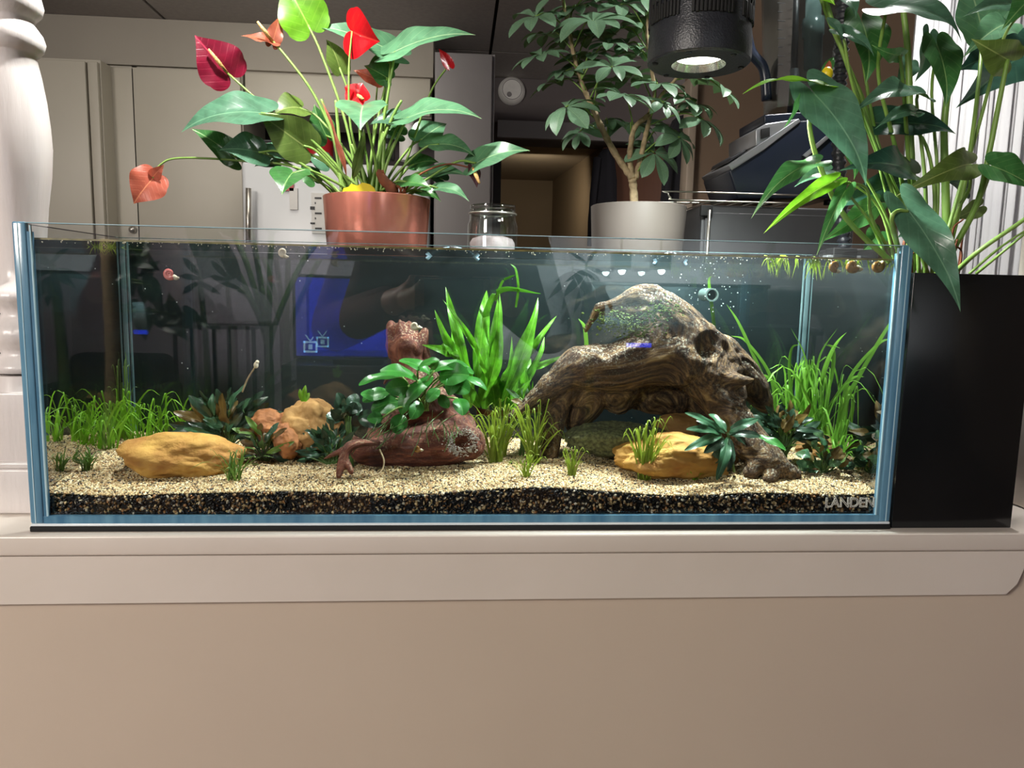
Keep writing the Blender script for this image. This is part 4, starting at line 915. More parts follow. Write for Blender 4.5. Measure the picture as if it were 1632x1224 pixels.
for k in range(26):
    x, y = rnd.uniform(600, 730), rnd.uniform(645, 680); e = (x+rnd.uniform(-40, 15), y+rnd.uniform(20, 50))
    m = MB(); m.tube(spline(P([(x, y, .075), ((x+e[0])/2+rnd.uniform(-6, 6), (y+e[1])/2, .05), (e[0], e[1], .046)]), 5), 0.0005, 5); obj('root', m, 'stemd', an, True)
m = MB(); m.tube(spline(P([(605, 716, .045), (612, 735, .04), (607, 752, .035), (590, 760, .03)]), 5), 0.0009, 6); obj('root', m, 'bark', an, True)

def bush(name, cx, cy, Y, n, rx, ry, L0, L1, hw, mats, kind, label, seed, cat='water plant', upb=0.35):
    n = int(n*1.7); rnd = random.Random(seed); b = at(cx, cy, Y); t = thing(name, Vector((b.x, b.y, sand(b.x, min(.2, Y)))), label, cat)
    for i in range(n):
        a = rnd.uniform(0, PI); r = rnd.uniform(0.15, 0.8)
        bx, by = cx+math.cos(a)*rx*r, cy-math.sin(a)*ry*r
        a2 = a+rnd.uniform(-.5, .5); L = rnd.uniform(L0, L1)
        ex, ey = bx+math.cos(a2)*L, by-math.sin(a2)*L*0.7+rnd.uniform(-8, 14)
        Yb = Y+rnd.uniform(-.018, .018); Ye = Yb+rnd.uniform(-.02, .015)
        leafobj(t, (bx, by), (ex, ey), hw*rnd.uniform(.75, 1.2), Yb, Ye, (rnd.uniform(-.5, .5), -1, rnd.uniform(.1, 1.0)), M[rnd.choice(mats)], kind, arc=rnd.uniform(.02, .14), fold=.2, wave=.05, seed=i, nu=16)
        if i % 2 == 0:
            m = MB(); m.tube(spline([Vector((b.x+rnd.uniform(-.006, .006), Y, sand(b.x, min(.2, Y))-.002)), at((bx+cx)/2, (by+cy)/2+6, Y), at(bx, by, Yb)], 4), 0.0010, 6); obj('stem', m, 'stemd', t, True)
    return t
bush('bushy_plant', 362, 700, 0.145, 46, 62, 66, 34, 66, 6.5, ['W_buce', 'W_buce', 'W_buce', 'W_pinn', 'W_bucer'], 'serr', 'dark bushy wavy-leaved plant behind the long yellow rock', 61)
bush('bushy_plant', 420, 728, 0.115, 18, 30, 60, 26, 50, 5.5, ['W_buce', 'W_bucer', 'W_short'], 'serr', 'thin dark plant between the long yellow rock and the tan rock', 66)
bush('bushy_plant', 530, 730, 0.10, 34, 46, 62, 24, 44, 5, ['W_buce', 'W_buce', 'W_pinn'], 'lance', 'dark narrow-leaved plant left of the red log', 62)
bush('bushy_plant', 555, 672, 0.09, 10, 26, 30, 24, 36, 10, ['W_buce'], 'oval', 'very dark round-leaved plant beside the stump foliage', 63)
bush('bushy_plant', 1250, 700, 0.10, 36, 44, 48, 24, 44, 7, ['W_buce', 'W_buce', 'W_bucer'], 'lance', 'dark clump right behind the driftwood foot', 64)
bush('round_leaf_plant', 1312, 750, 0.075, 34, 36, 62, 12, 26, 7.5, ['W_round', 'W_round', 'W_pinn', 'W_bucer'], 'oval', 'dull green round-leaved plant right of the driftwood foot', 65)
bush('stem_plant', 836, 665, 0.12, 9, 16, 50, 18, 34, 6, ['W_round', 'W_bucer'], 'lance', 'small reddish-brown leaved plant by the tip of the driftwood arm', 67)
# serrated plant with single leaves as seen
sp_ = thing('serrated_plant', at(1158, 720, 0.045), 'dark green serrated rosette plant before the driftwood foot', 'water plant')
for i, (b, e, hw, mt, Ye) in enumerate([((1150, 690), (1092, 658), 7, 'W_pinn', .04), ((1150, 692), (1094, 684), 7, 'W_pinn', .03), ((1150, 694), (1091, 718), 8, 'W_pinn', .02), ((1158, 688), (1130, 660), 7, 'W_pinn', .07), ((1160, 688), (1208, 668), 8, 'W_pinn', .04),
        ((1162, 692), (1212, 696), 8, 'W_buce', .03), ((1205, 695), (1253, 718), 7, 'W_anub', .02), ((1160, 697), (1142, 765), 9, 'W_pinn', .02), ((1155, 700), (1122, 722), 9, 'W_buce', .03), ((1163, 700), (1160, 752), 8, 'W_buce', .03), ((1156, 690), (1110, 670), 7, 'W_pinn', .05), ((1150, 705), (1135, 740), 9, 'W_buce', .05),
        ((1160, 690), (1156, 668), 4, 'W_bucer', .04), ((1165, 690), (1190, 712), 8, 'W_buce', .06)]):
    leafobj(sp_, b, e, hw, .045, Ye, (.1, -1, .7), M[mt], 'serr', arc=.12, fold=.25, wave=.04, seed=i, nu=18)
m = MB(); m.tube(spline(P([(1160, 690, .045), (1166, 720, .05), (1170, 752, .055)]), 4), 0.0016, 8); obj('stem', m, 'stemd', sp_, True)
# small sprig on the tan rock, brown upright leaf in the right clump
sg = thing('moss_sprig', at(484, 640, 0.1), 'tiny bright green sprig growing on top of the tan rock', 'water plant')
for b, e in [((484, 640), (487, 614)), ((482, 640), (478, 620)), ((486, 640), (493, 626))]: leafobj(sg, b, e, 4, .1, .1, (0, -1, .2), M['W_grass'], 'serr', nu=12)
br = thing('brown_leaf_plant', at(1272, 690, 0.1), 'single upright red-brown leaf above the dark right clump', 'water plant')
leafobj(br, (1268, 680), (1292, 642), 7, .1, .09, (.2, -1, .3), M['W_bucer'], 'lance'); leafobj(br, (1262, 685), (1250, 655), 6, .1, .09, (-.2, -1, .3), M['W_bucer'], 'lance')
# white-tipped stalk
st = thing('budding_stalk', at(388, 612, 0.09), 'thin stalk with a small white bud above the dark bushy plant', 'flower stalk')
m = MB(); m.tube(spline(P([(386, 625, .09), (394, 605, .09), (406, 586, .085)]), 5), 0.0009, 6); obj('stem', m, 'bark', st, True)
m = MB(); m.ball(at(408, 582, .085), 0.0034, 2, (.8, .8, 1.1)); m.ball(at(410, 577, .085), 0.0022, 2); obj('bud', m, 'snailw', st, True)

# snails -----------------------------------------------------------------
def snail(px, py, Y, r, mat, label, ang=0.0, antenna=False, group=None):
    c = at(px, py, Y); k = mpp(Y); t = thing('snail', c, label, 'snail', group)
    pts = []; rad = []
    for i in range(40):
        a = i/39*3.6*PI+ang; g = (i/39)**1.2; q = r*k*(0.12+0.62*g)
        pts.append(c+Vector((math.cos(a)*q, -r*k*0.25*(1-g), math.sin(a)*q))); rad.append(r*k*(0.1+0.42*g))
    m = MB(); m.tube(pts, rad, 12); obj('shell', m, mat, t, True)
    m = MB(); e = pts[-1]; m.tube(spline([e, e+Vector((r*k*.5, 0, -r*k*.25)), e+Vector((r*k*1.0, 0, -r*k*.2))], 4), [r*k*.4]*5+[r*k*.32, r*k*.24, r*k*.2, r*k*.12], 10); obj('foot', m, 'snailw', t, True)
    for s in (-1, 1):
        if antenna: m = MB(); m.tube([c+Vector((0, 0, r*k*.6)), c+Vector((s*r*k*.5, 0, r*k*1.4)), c+Vector((-r*k*(1+.3*s), 0, r*k*1.6))], 0.0003, 5); obj('antenna', m, 'charcoal', t, True)
snail(270, 436, 0.012, 9, 'snailp', 'pink snail gliding on the front glass at the upper left', 0.6, True)
snail(451, 402, 0.05, 7, 'snailw', 'pale snail hanging at the water surface left of centre', 0)
snail(661, 519, 0.10, 7, 'snailw', 'white snail sitting on the tip of the red stump', 1)
snail(665, 715, 0.05, 6, 'snailb', 'amber snail on the face of the red log', 1)
for i, (px, r) in enumerate([(1330, 9), (1358, 11), (1398, 11), (1418, 9)]):
    snail(px, 424, 0.022+0.012*(i % 2), r, 'snailb', ['brown snail at the surface, farthest from the right glass corner', 'brown snail at the surface, second from the floating roots', 'brown snail at the surface, second from the right glass corner', 'brown snail at the surface closest to the right glass corner'][i], i, False, 'brown snails at the surface')

# floating plants ----------------------------------------------------------
def floater(px, Y, n, wpx, rl, label, seed):
    rnd = random.Random(seed); c = at(px, 400, Y); c.z = WL; k = mpp(Y); t = thing('floating_plant', c, label, 'floating plant', 'floating plants at the surface')
    for i in range(n):
        a = rnd.uniform(0, 2*PI); r = rnd.uniform(0, wpx)*k; b = c+Vector((math.cos(a)*r*0.9, math.sin(a)*r*.3, 0.0008))
        b.y = max(b.y, 0.014)
        L = rnd.uniform(6, 11)*k; a2 = rnd.uniform(0, 2*PI)
        obj('leaf', leaf(b, b+Vector((math.cos(a2)*L, math.sin(a2)*L*.5, rnd.uniform(-.001, .002))), L*.5, (0, -.2, 1), 'oval', nu=6, nv=2), 'float', t, True)
        for j in range(4):
            e = b+Vector((rnd.uniform(-14, 14)*k, rnd.uniform(-.004, .006), -rnd.uniform(.3, 1)*rl*k))
            obj('root', ribbon([b, b.lerp(e, .5)+Vector((rnd.uniform(-2, 2)*k, 0, 0.002)), e], 0.7*k, (1, 0, 0), 3), 'float', t, True)
floater(166, 0.16, 9, 30, 14, 'small floating plant with short roots near the rear left seam', 1)
floater(1242, 0.03, 9, 34, 34, 'floating plant with long pale roots, farthest from the right glass', 2)
floater(1302, 0.04, 9, 34, 36, 'floating plant with hanging roots beside the floating snails', 3)
floater(1362, 0.05, 8, 34, 26, 'floating plant among the brown snails', 4)
floater(1412, 0.04, 5, 16, 14, 'small floating plant in the right glass corner', 5)

# outlet pipe, hoses, bubbles ----------------------------------------------
ot = thing('outlet_pipe', at(1135, 470, 0.19), 'round outlet pipe end with bubbles behind the driftwood', 'pipe')
c = at(1135, 470, 0.17); m = MB(); n = 28; vs = []
for y, r in [(0.0, .0085), (0.0, .0065), (.03, .0065), (.03, .0085)]:
    for k in range(n): a = 2*PI*k/n; vs.append((c.x+math.cos(a)*r, c.y+y, c.z+math.sin(a)*r))
m.add(vs, [((i*n+k), (i*n+(k+1) % n), (((i+1) % 4)*n+(k+1) % n), (((i+1) % 4)*n+k)) for i in range(4) for k in range(n)]); obj('rim', m, 'pipe', ot, True, 40)
m = MB(); vs = []
for k in range(n): a = 2*PI*k/n; vs.append((c.x+math.cos(a)*.0066, c.y+0.006, c.z+math.sin(a)*.0066))
m.add(vs, [tuple(range(n-1, -1, -1))]); obj('bore', m, 'dark', ot)
random.seed(12)
bb_ = thing('bubbles', at(1135, 470, 0.12), 'small air bubbles drifting around the outlet pipe', 'bubbles'); bb_['kind'] = 'stuff'
m = MB()
for k in range(170):
    if k < 90: px, py = random.gauss(1130, 34), random.gauss(455, 34)
    else: px, py = random.uniform(60, 1420), random.uniform(400, 700)
    Y = random.uniform(.02, .16); Y = min(Y, .02+max(0, 1400-px)*.0011, .02+max(0, px-80)*.0011); m.ball(at(px, max(408, py), Y), random.uniform(.0003, .0009)*(1 if k < 90 else .7), 1)
o = obj('bubble', m, plain('bubble_white', K(200, 215, 210), 0.2), bb_, True)
m = MB()
for k in range(260):
    x = random.uniform(-xi+.01, xi-.01); m.ball((x, random.uniform(.0095, .02), WL-abs(random.gauss(0, .0018))-.0008), random.uniform(.0003, .0008), 1)
o = obj('bubble', m, 'snailw', bb_, True)
for k, (px, w_, lab) in enumerate([(722, 34, 'pale blue curved hose crossing the back rim behind the copper pot'), (1057, 22, 'pale blue curved hose over the back rim near the lamp')]):
    c = at(px, 388, 0.235); w2 = w_*mpp(.235)
    hs = thing('hose', c, lab, 'hose')
    m = MB(); m.tube(spline([(c.x-w2*1.15, .198, WL-.004), (c.x-w2*.8, .198, WL+.004), (c.x, .198, WL+.0105), (c.x+w2*.8, .198, WL+.004), (c.x+w2*1.15, .198, WL-.004)], 8), 0.0024, 12); obj('tube', m, 'hose', hs, True)
    m = MB(); m.tube([(c.x-0.004, .198, WL+.0102), (c.x+0.004, .198, WL+.0102)], 0.0030, 12); obj('clip', m, 'charcoal', hs, True)

# ------------------------------------------------------------------ black planter on the right
pl = thing('black_planter', (at(1515, 840, 0.1).x, 0.1, -0.006), 'tall black planter box standing right of the tank', 'planter')
xl, xR = 0.4545, at(1611, 838, 0.002).x; zT = at(1515, 436, 0.002).z
for a, b in [((xl, 0.002, -0.006), (xR, 0.006, zT)), ((xl, 0.198, -0.006), (xR, 0.202, zT)), ((xl, 0.006, -0.006), (xl+.004, 0.198, zT)), ((xR-.004, 0.006, -0.006), (xR, 0.198, zT)), ((xl+.004, 0.006, -0.006), (xR-.004, .198, -0.001))]:
    m = MB(); m.box(a, b, 0.0006); obj('side_panel', m, 'black', pl, True, 40)
m = MB(); m.box((xl+.004, .006, zT-.03), (xR-.004, .198, zT-.012)); obj('soil', m, 'soil', pl)

# potted plants -------------------------------------------------------------
def pot(cx, ytop, Y, wtop, wbot, mat, label, soilz=0.02):
    r1 = wtop/2*mpp(Y); c = at(cx, ytop, Y); c.z = at(cx, ytop, Y-r1).z; r0 = wbot/2*mpp(Y); h = c.z-SZ
    t = thing('plant_pot', (c.x, Y, SZ), label, 'pot')
    m = MB(); m.lathe([(r0*.94, 0), (r0, .004), (r1, h-.001), (r1-.0015, h), (r1-.003, h-.001), (r0+(r1-r0)*.85-.004, h-.02)], (c.x, Y, SZ), 72); obj('body', m, mat, t, True, 50)
    m = MB(); m.lathe([(0.0, h-.021), (r1*.6, h-.019), (r1-.006, h-.02), (r1-.006, h-.024)], (c.x, Y, SZ), 40); obj('soil', m, 'soil', t, True)
    return t, Vector((c.x, Y, c.z))
YA = 0.36
pt, pc = pot(601, 305, YA, 163, 138, 'copper', 'shiny copper-coloured plant pot with the red anthurium')
yt = thing('yellow_tag', at(570, 305, YA-.03), 'yellow sticky trap card at the base of the anthurium', 'plant tag')
m = MB(); pts = P([(545, 308), (548, 300), (556, 298), (560, 293), (570, 296), (578, 291), (590, 294), (597, 300), (600, 308)], YA-.04); m.prism([(p.x, p.z) for p in pts], YA-.042, YA-.040); obj('card', m, 'yellow', yt)
rb = thing('root_ball', at(622, 305, YA-.03), 'brown knobbly aerial root stump in the copper pot', 'root')
m = MB(); m.tube(spline(P([(628, 312), (622, 298), (612, 288), (606, 276), (612, 274)], YA-.04), 4), [.008]*5+[.007]*5+[.006]*4+[.003]*3, 10); obj('stump', m, 'root', rb, True)
for k in range(8):
    m = MB(); x = 625+k*3; m.tube(P([(x, 308), (x+random.uniform(-6, 6), 298-random.uniform(0, 8))], YA-.04), .0015, 6); obj('root', m, 'root', rb, True)

anth = thing('anthurium', (pc.x, YA, pc.z-.02), 'flowering red anthurium growing in the copper pot', 'plant')
AN = [  # base, tip, half width px, normal, material, kind, dY base, dY tip, arc
 ((416, 180), (287, 208), 37, (0, -.85, .8), 'L_dark', 'heart', -.03, -.06, .10), ((372, 250), (305, 204), 22, (0, -.8, .5), 'L_mid', 'heart', .0, -.03, .05), ((412, 243), (350, 238), 27, (.1, -.95, .4), 'L_dark', 'heart', -.03, -.06, .08),
 ((455, 246), (405, 238), 24, (0, -.6, .8), 'L_dark', 'heart', -.01, -.02, .05), ((466, 276), (449, 309), 28, (0, -.85, .7), 'L_mid', 'heart', -.04, -.08, .08), ((484, 232), (412, 180), 30, (.45, -.8, -.3), 'L_olive', 'heart', -.02, -.04, .04),
 ((478, 172), (436, 182), 26, (0, -.8, .55), 'L_olive', 'heart', .02, .0, .12), ((520, 216), (500, 166), 22, (-.5, -.8, .2), 'L_mid', 'heart', .03, .03, .05), ((491, 40), (452, -32), 34, (.3, -1, -.2), 'L_lime', 'heart', .0, .0, .05),
 ((541, 108), (520, 62), 18, (.6, -.8, 0), 'L_olive', 'heart', .02, .02, .1), ((624, 82), (502, 39), 26, (-.1, -.8, .6), 'L_pale', 'heart', .02, .0, .05), ((630, 82), (757, 52), 30, (0, -.75, .7), 'L_pale', 'heart', -.01, -.04, .06),
 ((617, 124), (580, 104), 16, (0, -.8, .2), 'L_mid', 'heart', .02, .01, .05), ((578, 170), (574, 206), 36, (0, -.8, .75), 'L_pale', 'heart', -.05, -.10, .08), ((651, 187), (768, 186), 28, (0, -.7, .8), 'L_pale', 'heart', -.03, -.06, .10),
 ((641, 190), (588, 198), 17, (0, -.7, .6), 'L_dark', 'heart', .0, .0, .08), ((672, 222), (712, 196), 24, (-.3, -.9, .3), 'L_pale', 'heart', .0, .02, .05), ((700, 230), (757, 248), 18, (.1, -.8, .6), 'L_pale', 'heart', -.02, -.03, .12),
 ((759, 260), (844, 238), 24, (0, -.85, .6), 'L_pale', 'heart', -.03, -.06, .08), ((682, 276), (746, 279), 15, (0, -.8, .7), 'L_pale', 'heart', .0, -.02, .08), ((648, 290), (686, 298), 16, (0, -.7, .7), 'L_mid', 'heart', -.04, -.06, .04),
 ((698, 300), (748, 320), 13, (.1, -.8, .7), 'L_pale', 'heart', -.03, -.05, .15), ((672, 306), (703, 321), 10, (.1, -.8, .6), 'L_mid', 'heart', -.03, -.04, .15), ((660, 262), (700, 258), 15, (0, -.7, .5), 'L_mid', 'heart', .02, .03, .1),
 ((520, 262), (490, 250), 16, (0, -.8, .5), 'L_dark', 'heart', .03, .03, .1), ((640, 215), (610, 205), 14, (0, -.8, .4), 'L_mid', 'heart', .02, .02, .1), ((440, 258), (405, 265), 14, (0, -.8, .6), 'L_dark', 'heart', .01, .01, .1),
 ((500, 288), (480, 262), 14, (0, -.8, .5), 'L_mid', 'heart', .03, .04, .1), ((620, 98), (580, 128), 16, (0, -.9, .1), 'L_mid', 'heart', .03, .03, .1), ((705, 286), (672, 270), 13, (0, -.8, .5), 'L_dark', 'heart', .02, .02, .1)]
rnd = random.Random(9); crown = Vector((pc.x, YA, pc.z-.012))
def stemto(t, x, y, Y, sx=None, bend=0.3, r=.0017, mat='stem', base=None, mid=None):
    s = base or Vector((crown.x+rnd.uniform(-.02, .02)+(at(x, y, Y).x-crown.x)*.12, YA+rnd.uniform(-.015, .015), crown.z))
    e = at(x, y, Y)
    if mid: pts = [s]+[at(*q, Y) for q in mid]+[e]
    else:
        m1 = s.lerp(e, .4)+Vector((-(e.x-s.x)*.12, 0, (e-s).length*.05)); m2 = s.lerp(e, .8)+Vector((-(e.x-s.x)*.06, 0, abs(e.x-s.x)*.12)); pts = [s, m1, m2, e]
    sp = spline(pts, 6); k = len(sp); m = MB(); m.tube(sp, [r*(1.35-.5*i/k) for i in range(k)], 8)
    return obj('stem', m, mat, t, True)
for i, (b, e, hw, n, mt, kd, d0, d1, arc) in enumerate(AN):
    leafobj(anth, b, e, hw, YA+d0, YA+d1, n, M[mt], kd, arc=arc, fold=.3, wave=.025, seed=i, nu=18, nv=5, curl=.05)
    stemto(anth, b[0], b[1], YA+d0)
FL = [((362, 116), (310, 56), 33, (-.1, -1, .25), 'S_crim', .0, -.02, .05, (332, 78)), ((561, 50), (606, 66), 33, (.1, -.9, -.5), 'S_red', -.02, -.03, .12, None), ((570, 152), (578, 132), 20, (0, -.8, .6), 'S_red', .0, .0, .1, (579, 158)), ((568, 156), (552, 170), 15, (0, -.9, .3), 'S_red', -.01, -.02, .05, None),
      ((715, 104), (699, 77), 10, (.6, -.8, 0), 'S_red', .0, .0, .05, None), ((602, 128), (563, 112), 11, (0, -.9, .2), 'S_salmon', .02, .02, .05, None), ((244, 284), (213, 325), 25, (.4, -.9, .25), 'S_salmon', -.02, -.02, .12, None), ((243, 283), (262, 262), 9, (.5, -.8, .2), 'S_salmon', -.02, -.03, .05, None),
      ((434, 66), (384, 57), 12, (0, -.7, .7), 'S_brown', -.01, -.02, .03, (410, 34)), ((435, 66), (447, 24), 11, (.3, -1, 0), 'S_brown', -.01, -.01, .03, None), ((754, 268), (760, 300), 9, (.3, -1, 0), 'S_dry', -.03, -.03, .1, (764, 292))]
for i, (b, e, hw, n, mt, d0, d1, arc, spd) in enumerate(FL):
    leafobj(anth, b, e, hw, YA+d0, YA+d1, n, M[mt], 'heart', 'flower', arc=arc, fold=.22, wave=.05 if mt != 'S_red' else .02, seed=i+3, nu=18, nv=5)
    if spd: m = MB(); m.tube([at(b[0], b[1], YA+d0-.004), at((b[0]+spd[0])/2, (b[1]+spd[1])/2, YA+d0-.016), at(spd[0], spd[1], YA+d0-.022)], [.0022, .0028, .0016], 10); obj('spadix', m, 'spadix', anth, True)
stemto(anth, 362, 116, YA, mid=[(520, 250), (440, 185)]); stemto(anth, 561, 50, YA-.02, mid=[(562, 220), (556, 120)], r=.0014); stemto(anth, 570, 154, YA); stemto(anth, 715, 104, YA, mid=[(650, 250), (685, 150)], r=.0014)
stemto(anth, 244, 284, YA-.02, mid=[(480, 270), (380, 256), (285, 252), (254, 264)], r=.0014); stemto(anth, 435, 66, YA-.01, mid=[(545, 240), (500, 150), (460, 95)]); stemto(anth, 754, 268, YA-.03, mid=[(660, 285), (710, 262)], r=.0012, mat='root')
stemto(anth, 602, 128, YA+.02, r=.0012)
for (a, b) in [((545, 290), (512, 158)), ((585, 296), (560, 230)), ((556, 300), (505, 250)), ((560, 296), (580, 215)), ((590, 300), (640, 160)), ((600, 300), (612, 210)), ((610, 300), (612, 215)), ((545, 300), (535, 160))]:
    stemto(anth, b[0], b[1], YA-.01, r=.0022, mat='stem', base=at(a[0], a[1]+12, YA-.01))
leafobj(anth, (562, 285), (580, 205), 8, YA-.03, YA-.03, (.6, -1, 0), M['L_olive'], 'lance', 'sheath')
leafobj(anth, (552, 280), (512, 160), 4, YA-.03, YA-.03, (.6, -1, 0), M['S_brown'], 'lance', 'sheath')

# umbrella plant ------------------------------------------------------------
YS = 0.38
pt2, pc2 = pot(1018, 320, YS, 150, 132, 'greypot', 'matt grey plant pot with the umbrella plant')
um = thing('umbrella_plant', (pc2.x, YS, pc2.z-.02), 'umbrella plant with many fingered leaves in the grey pot', 'plant')
TR = {'t': [(1012, 345), (1011, 300), (1008, 284)], 'l': [(1008, 284), (998, 268), (975, 235), (955, 200), (942, 168), (930, 135), (918, 100), (908, 60), (900, 20), (895, -30)], 'm': [(1009, 284), (1006, 262), (1005, 235), (1010, 205), (1028, 188), (1037, 178), (1044, 150), (1035, 100), (1030, 60), (1035, 20)],
      'r': [(1013, 284), (1020, 262), (1024, 240), (1028, 215), (1034, 195), (1042, 170), (1060, 145), (1080, 120), (1090, 80)]}
RR = {'t': (.0065, .006), 'l': (.0055, .002), 'm': (.0048, .002), 'r': (.0048, .0018)}
allpts = []
for k_b, pts in TR.items():
    sp = spline(P(pts, YS), 5); n = len(sp); m = MB(); a, b = RR[k_b]
    rads = [(a+(b-a)*i/n)*(1+.12*math.sin(i*2.2)) for i in range(n)]
    m.tube([p+Vector((0, .006*math.sin(i*.3), 0)) for i, p in enumerate(sp)], rads, 10); obj('branch', m, 'bark' if k_b != 'x' else 'stem', um, True)
    if k_b != 't': allpts += spline([Vector((x, y, 0)) for x, y in pts], 4)
# four leaflet meshes shared by all
LM = []
for i in range(4):
    lm = leaf((0, 0, 0), (1, 0, 0), 0.24-.02*(i % 2), (0, 0, 1), 'obov', arc=.07+.03*i, fold=.25, wave=.01, nu=8, nv=3, seed=i)
    me = mesh('leaflet', lm); me.materials.append(M['L_schef']); LM.append(me)
CL = [(853, 26, 46, 0), (863, 88, 42, 0), (901, 113, 30, 0), (945, 33, 58, -1), (992, 152, 52, -2), (902, 170, 52, -1), (976, 106, 48, -1), (971, 69, 34, 0), (1084, 219, 44, 0), (1043, 243, 44, 0), (1121, 190, 48, 0), (1149, 140, 44, 0), (1005, 196, 44, 2), (924, 209, 34, 0), (888, 131, 40, 1),
      (989, 7, 50, 0), (920, 95, 38, 1), (1048, 134, 44, 0), (1038, 39, 44, 1), (917, 10, 44, 0), (1009, 24, 44, 1), (989, 45, 44, 1), (1087, 157, 38, 0), (1058, 163, 34, -1), (943, 85, 40, 0), (1018, 85, 42, 1), (940, 60, 40, 1), (870, 55, 40, 2), (895, -10, 46, 0), (960, -15, 46, 0), (1030, -5, 46, 0), (1010, 120, 36, 1), (1110, 165, 36, 1), (955, 130, 36, 1), (930, 165, 34, 1), (1065, 200, 36, 1), (965, 190, 34, 2), (1095, 110, 40, 1), (905, 60, 40, 1), (1000, 70, 36, 0)]
rnd = random.Random(21)
for i, (cx, cy, r, dz) in enumerate(CL):
    Y = YS+dz*.03+rnd.uniform(-.02, .02); c = at(cx, cy, Y); k = mpp(Y)
    # petiole from the nearest branch point lying lower
    q = min(allpts, key=lambda p: (p.x-cx)**2+(p.y-(cy+38))**2); s = at(q.x, q.y, YS)
    cl = bpy.data.objects.new('leaf', None); COL.objects.link(cl); cl.parent = um; cl.location = c-wpos(um); cl.empty_display_size = .01
    md_ = s.lerp(c, .6)+Vector((0, 0, .012)); m = MB(); m.tube(spline([s, md_, c], 5), .0011, 6); obj('petiole', m, 'stem', cl, True)
    up_ = Vector(((cx-1000)/220*.7+rnd.uniform(-.2, .2), -.55+rnd.uniform(-.25, .2)+(.5 if dz > 0 else 0), 1.0-max(0, (cy-150))/180)).normalized()
    ux = up_.orthogonal().normalized(); uy = up_.cross(ux); nl = rnd.choice([7, 7, 8, 8, 9]); a0 = rnd.uniform(0, 6.28)
    for j in range(nl):
        a = a0+2*PI*j/nl*(0.96); d = (ux*math.cos(a)+uy*math.sin(a))
        dr_ = rnd.uniform(.05, .3) + (.25 if cy > 160 else 0)
        d = (d-up_*dr_).normalized() if True else d
        zz = (up_-d*up_.dot(d)).normalized(); yy = zz.cross(d)
        L = r*k*rnd.uniform(.8, 1.12)*1.05
        o = bpy.data.objects.new('leaflet', LM[(i+j) % 4]); COL.objects.link(o); o.parent = cl
        o.matrix_local = Matrix(((d.x*L, yy.x*L, zz.x*L, d.x*.003), (d.y*L, yy.y*L, zz.y*L, d.y*.003), (d.z*L, yy.z*L, zz.z*L, d.z*.003), (0, 0, 0, 1)))

